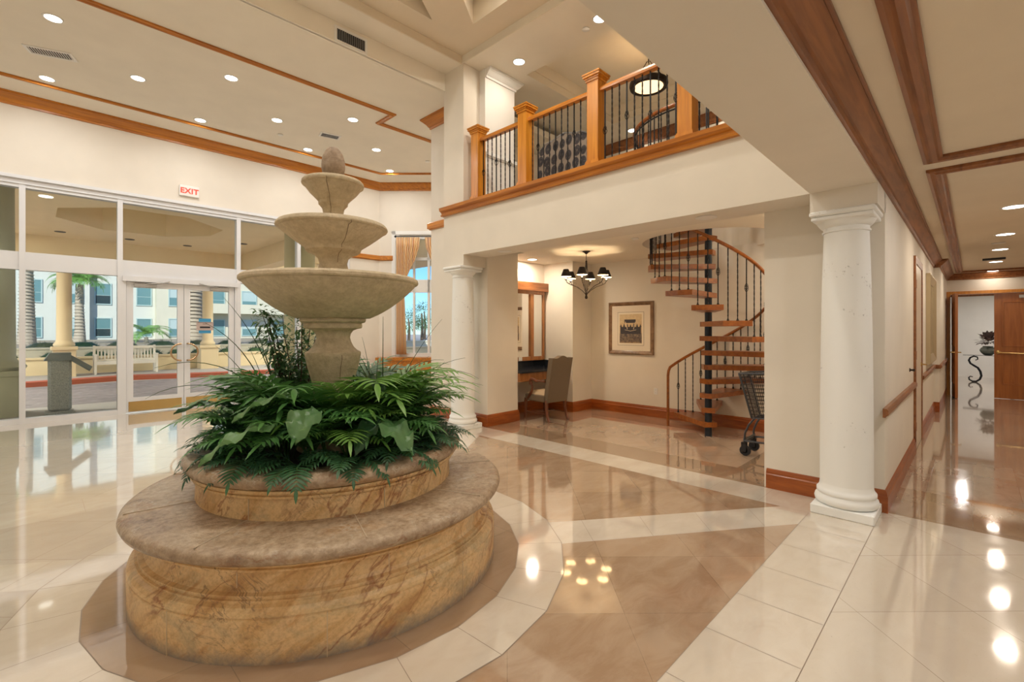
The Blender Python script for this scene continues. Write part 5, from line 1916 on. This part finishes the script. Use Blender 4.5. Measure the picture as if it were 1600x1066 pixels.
# double fire doors at the corridor end
jm = MB()
jm.box(14.26, 14.46, 0.36, 0.419, 0, 2.30).box(14.26, 14.46, -0.98, 0.36, 2.235, 2.30).box(14.26, 14.46, -1.03, -0.98, 0, 2.30)
struct('trim_corridor_door_frame', jm, HONEY_Z)
DW = wood('orange_door_veneer', (0.34, 0.11, 0.022), (0.47, 0.165, 0.035), (3, 3, 0.3), 0.35)


def leaf(n, label_part):
    """door leaf in its own frame: hinge at the origin, width along -y, faces -x"""
    d = MB().box(0.0, 0.045, -0.645, 0.0, 0.008, 2.23)
    o = struct('door_%d' % n, d, DW)
    for z0_, z1_ in ((0.30, 0.98), (1.10, 2.06)):
        p = MB()
        p.sweep([(-0.53, z0_), (-0.115, z0_), (-0.115, z1_), (-0.53, z1_)], [(0, 0.0), (0.028, 0.0), (0.024, 0.012), (0.004, 0.012)], True)
        p.v = [(-z, x, y) for x, y, z in p.v]
        p.build('panel_moulding', DW, o)
    return o


d4 = leaf(4, 'closed')
d4.location = (14.33, -0.325, 0)
pb_ = MB()
pb_.tube([(0.0, -0.07, 0.98), (-0.05, -0.07, 0.98), (-0.065, -0.12, 0.975), (-0.065, -0.60, 0.965), (0, -0.62, 0.965)], 0.013, 8)
pb_.lathe([(0.0, 0.0), (0.04, 0.0), (0.036, 0.02), (0.0, 0.03)], 16, (0, 0), Matrix.Translation((0, -0.06, 0.985)) @ Matrix.Rotation(-pi / 2, 4, 'Y'))
pb_.build('push_bar', BRASS, d4, True)
MB().box(-0.06, 0.0, -0.62, -0.36, 2.12, 2.18).build('door_closer', CLOSER, d4)
d5 = leaf(5, 'open')
d5.location = (14.30, 0.335, 0)
d5.rotation_euler = (0, 0, R(-84))
h5 = MB()
for s in (1,):
    h5.tube([(0.0, -0.60, 0.98), (-0.05, -0.60, 0.98), (-0.06, -0.52, 0.975)], 0.012, 8)
    h5.tube([(0.045, -0.60, 0.98), (0.09, -0.60, 0.98), (0.10, -0.52, 0.975)], 0.012, 8)
h5.build('lever_handle', BRASS, d5, True)
MB().tube([(-0.02, -0.55, 0.03), (-0.02, -0.55, 0.004)], 0.02, 8).build('door_stop', DARK, d5)

# scroll console table and vase beyond the doors
tb = thing('console_table', 'black scrolled-iron console table with thin glass top beyond the open double doors', 'table', (18.45, -0.42, 0))
SCR = MB()


def spiral(cx, cz, r0, r1, a0, a1, n=18):
    return [(cx + (r0 + (r1 - r0) * i / n) * cos(a0 + (a1 - a0) * i / n), cz + (r0 + (r1 - r0) * i / n) * sin(a0 + (a1 - a0) * i / n)) for i in range(n + 1)]


def ccurve():
    p = spiral(0.13, 0.085, 0.03, 0.10, R(200), R(-100 - 0), 16)
    return p


pts2 = [(0.10, 0.14), (0.05, 0.155), (0.02, 0.12), (0.03, 0.06), (0.09, 0.02), (0.17, 0.02), (0.24, 0.08), (0.27, 0.18), (0.25, 0.30), (0.20, 0.40), (0.12, 0.46), (0.05, 0.52), (0.02, 0.60), (0.05, 0.68), (0.12, 0.72), (0.19, 0.70), (0.20, 0.64), (0.15, 0.61)]
for s, nm in ((1, 0), (-1, 1)):
    m_ = MB()
    m_.tube([(0, s * (0.52 - px_), pz) for px_, pz in pts2], [0.012 + 0.014 * sin(pi * i / 17) for i in range(18)], 8)
    m_.build('scroll_leg', IRON, tb, True)
MB().bbox(-0.2, 0.2, -0.62, 0.62, 0.745, 0.757, 0.003).build('glass_top', mat('dark_glass', (0.1, 0.12, 0.12), 0.1), tb)
vz = thing('vase_of_foliage', 'round grey vase of dark foliage standing on the scrolled console table', 'vase', (18.45, -0.30, 0.757))
MB().lathe([(0.06, 0), (0.09, 0.01), (0.15, 0.08), (0.17, 0.14), (0.14, 0.20), (0.10, 0.23), (0.11, 0.25), (0.09, 0.25), (0.0, 0.2)], 24).build('vase', mat('grey_green_glaze', (0.14, 0.15, 0.12), 0.4), vz, True)
lfm = MB()
rnd = random.Random(4)
for k in range(150):
    a, e = rnd.uniform(0, 2 * pi), rnd.uniform(-0.3, 1.5)
    dv = Vector((cos(a) * cos(e), sin(a) * cos(e), sin(e)))
    blade(lfm, Vector((0, 0, 0.36)) + dv * rnd.uniform(0.05, 0.22), dv, Vector((0, 0, 1)) if abs(dv.z) < 0.9 else Vector((1, 0, 0)), 0.14, 0.06, 0.2, 2)
lfm.build('foliage', leafmat('burgundy_green_leaf', (0.02, 0.025, 0.02), (0.09, 0.05, 0.04)), vz)

# ------------------------------------------------------------------ outside
STUCCO = plaster('cream_stucco', (0.82, 0.77, 0.62), 0.1)
STUCCO_Y = plaster('yellow_stucco', (0.80, 0.66, 0.42), 0.1)
COLY = plaster('tan_stucco', (0.74, 0.60, 0.38), 0.1)
PAVE = tile('grey_paver', (0.20, 0.18, 0.19), (0.27, 0.235, 0.245), 0.2, 0, (0.22, 0.2, 0.2), (0.3, 0.26, 0.27), 0.8, 0.3, 2.0)
CONC = mat('pale_concrete', (0.42, 0.40, 0.38), 0.85)
REDC = mat('red_painted_curb', (0.42, 0.10, 0.05), 0.8)
SOILO = mat('dry_planting_bed', (0.30, 0.25, 0.18), 0.95)
g = MB()
g.use(CONC).box(-30, 40, 10.70, 12.5, -0.2, -0.005)
g.use(PAVE).box(-30, 40, 12.5, 17.3, -0.2, -0.02)
g.use(CONC).box(-30, 90, 17.3, 160, -0.2, -0.03).box(40, 90, -5, 17.3, -0.2, -0.03)
struct('ground', g)
cu = MB()
cu.prism([(-14, 16.5), (-4, 16.9), (0, 17.3), (2, 17.8), (4, 17.1), (8, 16.6), (16, 16.6), (16, 17.0), (8, 17.0), (4, 17.6), (2, 18.3), (0, 17.8), (-4, 17.3), (-14, 17.0)], -0.03, 0.10)
cu = cu.build('curb', REDC)
tag(cu, 'red painted curb along the paved driveway outside the entrance doors', 'curb')
sw = MB().prism([(-14, 17.0), (-4, 17.3), (0, 17.8), (2, 18.3), (4, 17.6), (8, 17.0), (16, 17.0), (16, 20.0), (-14, 20.0)], -0.03, 0.09)
struct('ground_walkway', sw, CONC)

# canopy over the driveway
OCT = [(0.40, 15.9), (1.35, 17.0), (2.75, 16.95), (3.65, 15.9), (3.68, 14.75), (2.66, 13.7), (1.35, 13.7), (0.40, 14.7)]
ccx, ccy = 2.04, 15.3
cn = MB()
BX = (-8, 12, 10.75, 20.6)


def edge_out(px, py):
    dx, dy = px - ccx, py - ccy
    t = 1e9
    if dx > 1e-6: t = min(t, (BX[1] - ccx) / dx)
    if dx < -1e-6: t = min(t, (BX[0] - ccx) / dx)
    if dy > 1e-6: t = min(t, (BX[3] - ccy) / dy)
    if dy < -1e-6: t = min(t, (BX[2] - ccy) / dy)
    return (ccx + dx * t, ccy + dy * t)


for (u, v_) in ((BX[0], BX[2]), (BX[1], BX[2]), (BX[1], BX[3]), (BX[0], BX[3])):
    pass
AN = [(atan2(p[1] - ccy, p[0] - ccx) % (2 * pi), p) for p in OCT]
for c_ in ((BX[0], BX[2]), (BX[1], BX[2]), (BX[1], BX[3]), (BX[0], BX[3])):
    a = atan2(c_[1] - ccy, c_[0] - ccx) % (2 * pi)
    AN.append((a, None))
AN.sort(key=lambda q: q[0])
vo_ = [q for q in AN if q[1]]


def on_oct(a):
    for i in range(len(vo_)):
        (a0_, p0), (a1_, p1) = vo_[i], vo_[(i + 1) % len(vo_)]
        aa1 = a1_ if a1_ > a0_ else a1_ + 2 * pi
        x_ = a if a >= a0_ - 1e-9 else a + 2 * pi
        if a0_ - 1e-9 <= x_ <= aa1 + 1e-9:
            dx, dy = cos(a), sin(a)
            ex, ey = p1[0] - p0[0], p1[1] - p0[1]
            den = dx * ey - dy * ex
            t = ((p0[0] - ccx) * ey - (p0[1] - ccy) * ex) / den
            return (ccx + dx * t, ccy + dy * t)
    return p0


RG = [(q[1] or on_oct(q[0])) for q in AN]
for i in range(len(RG)):
    p, q = RG[i], RG[(i + 1) % len(RG)]
    P_, Q_ = edge_out(*p), edge_out(*q)
    cn.add([(*p, 4.2), (*q, 4.2), (*Q_, 4.2), (*P_, 4.2), (*p, 5.1), (*q, 5.1)], [(0, 1, 2, 3), (0, 4, 5, 1)])
cn.box(BX[0], BX[1], BX[2], BX[3], 5.1, 5.25)
cn.box(BX[0], BX[1], 19.3, 19.8, 3.42, 4.2).box(BX[0], BX[0] + 0.4, BX[2], 19.3, 3.42, 4.2).box(5.4, 5.9, BX[2], 19.3, 3.6, 4.2)
struct('ceiling_canopy_outside', cn, STUCCO_Y)
for x, y, s in ((0.55, 18.19, 'first from the jamb'), (2.07, 18.22, 'second in the row'), (3.54, 18.26, 'third in the row'), (4.7, 16.6, 'near the far column')):
    o = thing('canopy_downlight', 'small dark recessed lamp in the outdoor canopy ceiling, ' + s, 'ceiling light', (x, y, 4.2), 0, 'canopy lamps outside')
    MB().lathe([(0.12, -0.0005), (0.12, -0.012), (0.09, -0.012), (0.0, -0.004)], 18).build('lens', DARK, o)
for x, y, pw, s in ((0.2, 13.6, 30, 'nearest the first pane'), (2.1, 13.0, 30, 'over the entrance doors'), (-2.8, 13.4, 260, 'added unseen, left of view'), (6.4, 13.6, 200, 'added unseen behind the olive column'), (-3.2, 17.5, 260, 'added unseen past the glass, left'), (7.9, 17.0, 260, 'added unseen past the glass, right')):  # the strong lamps are unseen, added to brighten the space under the canopy
    o = thing('canopy_downlight', 'round lit recessed lamp in the outdoor canopy ceiling, ' + s, 'ceiling light', (x, y, 4.2), 0, 'lit canopy lamps near the glass')
    MB().lathe([(0.11, -0.0005), (0.11, -0.012), (0.0, -0.012)], 18).build('lens', LAMP, o)
    if pw > 50:
        lamp('AREA', pw, (0, 0, -0.03), (1, 0.93, 0.80), 0.2, o)
    else:
        o.children[0].data.materials[0] = LAMPD


def outdoor_column(x, y, ped, top, r, label, ph=0.95, m=COLY):
    o = thing('canopy_column', label, 'column', (x, y, -0.03), 0, 'canopy columns outside')
    MB().bbox(-ped, ped, -ped, ped, 0, ph, 0.015).bbox(-ped - 0.04, ped + 0.04, -ped - 0.04, ped + 0.04, ph - 0.1, ph, 0.01).build('pedestal', m, o)
    MB().lathe([(r * 1.3, ph), (r * 1.38, ph + 0.05), (r * 1.3, ph + 0.1), (r * 1.1, ph + 0.14), (r, ph + 0.2), (r * 0.95, top - 0.3), (r * 1.2, top - 0.15), (r * 1.25, top)], 32).build('shaft', m, o, True)


outdoor_column(0.66, 19.0, 0.25, 3.45, 0.175, 'tan round column behind the grey intercom post outside', 1.0)
outdoor_column(4.40, 19.55, 0.27, 3.45, 0.170, 'tan round column on a square pedestal seen through the entrance door with the notice', 0.95)
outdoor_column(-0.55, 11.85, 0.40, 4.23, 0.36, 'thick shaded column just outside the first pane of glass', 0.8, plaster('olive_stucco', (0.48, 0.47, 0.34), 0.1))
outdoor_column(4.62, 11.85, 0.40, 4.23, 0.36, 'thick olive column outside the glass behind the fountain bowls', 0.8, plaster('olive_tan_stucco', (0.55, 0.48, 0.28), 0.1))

# intercom pedestal
ip = thing('intercom_post', 'speckled grey granite post with slanted grey intercom hood just outside the glass', 'intercom post', (0.34, 11.40, -0.005))
GR_ = mat('speckled_grey_granite', (0.30, 0.31, 0.31), 0.6)
bc(GR_, ramp(GR_, noise(GR_, coords(GR_), 60, 4, 0.7), [(0.35, (0.30, 0.32, 0.31)), (0.65, (0.56, 0.57, 0.54))]))
MB().bbox(-0.15, 0.15, -0.13, 0.13, 0.05, 0.97, 0.04).bbox(-0.19, 0.19, -0.17, 0.17, 0, 0.05, 0.01).build('post', GR_, ip)
hdm = mat('grey_metal_hood', (0.24, 0.27, 0.27), 0.5)
h_ = MB()
h_.add([(-0.20, -0.16, 0.93), (0.14, -0.20, 0.93), (0.14, 0.16, 0.93), (-0.20, 0.16, 0.93), (-0.13, -0.14, 1.06), (0.14, -0.16, 1.06), (0.14, 0.14, 1.06), (-0.13, 0.14, 1.06)], [(3, 2, 1, 0), (4, 5, 6, 7), (0, 1, 5, 4), (1, 2, 6, 5), (2, 3, 7, 6), (3, 0, 4, 7)])
h_.add([(0.10, -0.16, 1.05), (0.42, -0.13, 0.80), (0.42, 0.13, 0.80), (0.10, 0.16, 1.05), (0.12, -0.17, 0.93), (0.38, -0.13, 0.72), (0.38, 0.13, 0.72), (0.12, 0.17, 0.93)], [(0, 1, 2, 3), (7, 6, 5, 4), (0, 4, 5, 1), (1, 5, 6, 2), (2, 6, 7, 3), (3, 7, 4, 0)])
h_.build('hood', hdm, ip)

# white slatted bench
wb = mat('white_bench_paint', (0.85, 0.82, 0.74), 0.5)
be = thing('garden_bench', 'white slatted garden bench in front of the yellow planter wall outside', 'bench', (2.10, 19.25, 0.09))
b1 = MB()
for i in range(17):
    x = -0.66 + 1.32 * i / 16
    hgt = 0.80 + 0.05 * (1 - (x / 0.66) ** 2)
    b1.box(x - 0.02, x + 0.02, 0.22, 0.24, 0.42, hgt)
b1.box(-0.72, 0.72, 0.21, 0.25, 0.40, 0.45)
b1.sweep([(-0.72, 0.21), (0.72, 0.21)], [(0, 0.78), (-0.05, 0.78), (-0.05, 0.86), (0, 0.86)])
b1.build('backrest', wb, be)
b2 = MB()
for i in range(6):
    b2.box(-0.72, 0.72, -0.25 + 0.08 * i, -0.19 + 0.08 * i, 0.38, 0.40)
b2.box(-0.72, 0.72, -0.25, -0.23, 0.30, 0.38)
b2.build('seat', wb, be)
for x in (-0.75, 0.75):
    MB().box(x - 0.03, x + 0.03, -0.26, -0.20, 0, 0.58).build('leg', wb, be)
    MB().box(x - 0.03, x + 0.03, 0.19, 0.25, 0, 0.88).build('leg', wb, be)
    MB().box(x - 0.04, x + 0.04, -0.30, 0.22, 0.58, 0.615).build('armrest', wb, be)

# terraced planter walls and shrubs
def planter(y, z, th, label, m):
    o = MB().box(-14, 16, y, y + th, -0.03, z - 0.06).box(-14, 16, y - 0.04, y + th + 0.04, z - 0.06, z)
    o = o.build('planter_wall', m)
    tag(o, label, 'planter wall')


planter(19.95, 0.62, 0.25, 'lower yellow planter wall behind the white bench outside', STUCCO_Y)
planter(22.2, 0.86, 0.25, 'upper cream planter wall behind the lower yellow one outside', STUCCO)
struct('ground_planting', MB().box(-14, 16, 20.2, 22.2, 0.0, 0.50).box(-14, 16, 22.45, 49, 0.0, 0.70), SOILO)
SHR = [leafmat('hedge_green', (0.03, 0.07, 0.025), (0.10, 0.19, 0.06)), leafmat('olive_shrub_green', (0.07, 0.09, 0.03), (0.20, 0.24, 0.09))]


def shrub(x, y, z, rx, rz, label, seed, m):
    rnd = random.Random(seed)
    mb = MB()
    for k in range(260):
        a, e = rnd.uniform(0, 2 * pi), rnd.uniform(-0.1, pi / 2)
        rr = rnd.uniform(0.75, 1.0)
        p = Vector((rx * cos(a) * cos(e) * rr, rx * 0.6 * sin(a) * cos(e) * rr, rz * sin(e) * rr))
        dv = Vector((cos(a) * cos(e), sin(a) * cos(e), 0.4 + sin(e))).normalized()
        blade(mb, p, dv, Vector((0, 0, 1)) if abs(dv.z) < 0.9 else Vector((1, 0, 0)), 0.11, 0.05, 0.2, 1)
    mb.lathe([(rx * 0.8, 0.0), (rx * 0.75, rz * 0.5), (rx * 0.4, rz * 0.85), (0, rz * 0.9)], 12)
    o = thing('shrub', label, 'shrub', (x, y, z), 0, 'shrubs in the planters outside')
    mb.build('foliage', m, o)


words = ['leftmost', 'second', 'third', 'fourth', 'fifth', 'sixth', 'seventh', 'eighth', 'ninth', 'tenth']
for i, x in enumerate((-0.6, 0.5, 1.5, 2.2, 2.95, 3.7, 4.4, 5.3, 6.3)):
    shrub(x, 20.6, 0.50, 0.40, 0.28, 'low clipped green shrub in the lower planter outside, %s along the wall' % words[i], i, SHR[0])
for i, x in enumerate((-0.9, 0.3, 1.3, 2.4, 3.6, 4.8, 6.0, 7.2, 8.4)):
    shrub(x, 23.0, 0.70, 0.60, 0.36, 'loose shrub in the upper planter outside, %s along the wall' % words[i], 30 + i, SHR[1] if i % 2 else SHR[0])


def palm_tree(x, y, z, h, r, crown, label, seed):
    rnd = random.Random(seed)
    o = thing('palm_tree', label, 'palm tree', (x, y, z), 0, 'palm trees outside')
    tr = MB()
    tr.tube([(0, 0, 0), (0.02, 0, h * 0.25), (0.0, 0, h * 0.6), (0, 0, h)], [r * 1.3, r, r * 0.85, r * 0.75], 12)
    for k in range(int(h / 0.18)):
        zz = 0.18 * k + 0.1
        rr = r * (1.3 - 0.5 * zz / h) * 1.03
        tr.lathe([(rr * 0.9, zz - 0.015), (rr, zz), (rr * 0.9, zz + 0.015)], 12)
    tr.build('trunk', mat('grey_palm_bark', (0.42, 0.36, 0.28), 0.9), o, True)
    me = FROND.get(('tree', 0))
    if me is None:
        q = frond_mesh(1.5, R(25), R(135), 22, 0.5, 0.045, L_LIME, random.Random(2), 0.15).build('frond')
        me = FROND[('tree', 0)] = q.data
        bpy.data.objects.remove(q)
    for k in range(crown):
        fr = bpy.data.objects.new('frond', me)
        C.objects.link(fr)
        fr.parent = o
        fr.location = (0, 0, h)
        fr.rotation_euler = (0, rnd.uniform(-0.3, 0.5), k * 2.4)


palm_tree(1.85, 35.5, 0.70, 3.3, 0.22, 26, 'palm tree with drooping crown seen between the tan column and the entrance doors', 1)
palm_tree(-0.2, 36, 0.70, 6.5, 0.30, 16, 'palm trunk at the left edge of the second pane', 2)
palm_tree(5.6, 27.5, 0.70, 7.5, 0.36, 16, 'thick ringed palm trunk seen through the door with the notice', 3)
palm_tree(4.6, 34, 0.70, 0.35, 0.12, 11, 'small fan of palm fronds behind the planter, seen through the first door', 4)

# white buildings across the drive
WINB = mat('teal_window_glass', (0.13, 0.25, 0.26), 0.15)
WINF = mat('teal_window_frame', (0.40, 0.52, 0.50), 0.5)
WIND = mat('dark_window_pane', (0.03, 0.05, 0.055), 0.2)
BLIND = mat('white_blind', (0.42, 0.52, 0.51), 0.7)
BST = plaster('pale_building_stucco', (0.60, 0.61, 0.54), 0.05)
BST2 = plaster('warm_building_stucco', (0.62, 0.58, 0.45), 0.05)


def building(label, x0, x1, y, dep, h, m, wins):
    o = thing('apartment_building', label, 'building', (x0, y, 0), 0, 'white apartment buildings outside')
    MB().box(0, x1 - x0, 0, dep, -0.1, h).build('facade', m, o)
    for cx, w2, zb, zt, sty in wins:
        a = cx - x0
        f_ = MB().box(a - w2 - 0.08, a + w2 + 0.08, -0.06, -0.001, zb - 0.08, zb).box(a - w2 - 0.08, a + w2 + 0.08, -0.06, -0.001, zt, zt + 0.08)
        f_.box(a - w2 - 0.08, a - w2, -0.06, -0.001, zb, zt).box(a + w2, a + w2 + 0.08, -0.06, -0.001, zb, zt)
        wo = f_.build('window', WINF, o)
        zm = zb + (zt - zb) * 0.42
        MB().use(WINB if sty != 2 else WIND).box(a - w2, a + w2, -0.03, -0.001, zb, zm).use(BLIND if sty == 1 else WINB).box(a - w2, a + w2, -0.03, -0.001, zm + 0.03, zt).use(WINF).box(a - w2, a + w2, -0.035, -0.001, zm, zm + 0.03).build('pane', None, wo)
    return o


UPR, LWR = (3.6, 5.2), (0.95, 2.38)
TOPR = (6.6, 8.2)
building('pale building wing across the drive behind the tan column', -12, 3.2, 50, 8, 12, BST, [(x, 0.42, *z, s) for x, s in ((-4.6, 0), (-2.2, 1), (0.05, 0), (2.35, 1)) for z in (UPR, LWR, TOPR)])
building('pale building wing set back behind the palm crown and bench', 3.2, 7.45, 50.6, 8, 12, BST, [(x, 0.46, *z, s) for x, s in ((4.05, 2), (6.7, 0)) for z in (UPR, LWR, TOPR)])
building('warm cream building wing seen through the entrance doors', 7.45, 10.6, 49.8, 8, 12, BST2, [(8.85, 0.5, *z, 1) for z in (UPR, LWR, TOPR)])
b4 = building('cream building wing with balconies behind the fountain', 10.6, 23, 51, 8, 12, BST2, [(x, 0.6, *z, s) for x, s in ((12.2, 0), (15.0, 1), (17.8, 0), (21, 1)) for z in (UPR, LWR, TOPR)])
MB().box(0.3, 12, -1.2, 0, 3.0, 3.2).box(0.3, 12, -1.2, -1.1, 3.2, 3.9).build('balcony_slab', BST2, b4)

for i, (x, y, h, r_) in enumerate(((39.5, 57, 5.6, 2.6), (43.5, 62, 6.4, 3.2), (36.0, 55, 4.4, 2.6), (50, 72, 6.5, 4.5))):
    rnd = random.Random(60 + i)
    o = thing('tree', 'loose green tree against the blue sky, seen through the bay window, ' + ['nearest', 'middle', 'low one', 'farthest'][i], 'tree', (x, y, -0.03), 0, 'trees beyond the bay window')
    MB().tube([(0, 0, 0), (0.1, 0, h * 0.4), (0, 0.1, h * 0.7)], [0.22, 0.16, 0.08], 8).build('trunk', BARK, o, True)
    mb = MB()
    for k in range(900):
        dv = Vector((rnd.gauss(0, 1), rnd.gauss(0, 1), rnd.gauss(0, 0.7))).normalized()
        q = Vector((0, 0, h * 0.62)) + Vector((dv.x * r_, dv.y * r_, dv.z * h * 0.38)) * rnd.uniform(0.45, 1.0)
        blade(mb, q, dv, Vector((0, 0, 1)) if abs(dv.z) < 0.9 else Vector((1, 0, 0)), 0.35, 0.2, 0.2, 1)
    mb.build('foliage', SHR[0], o)
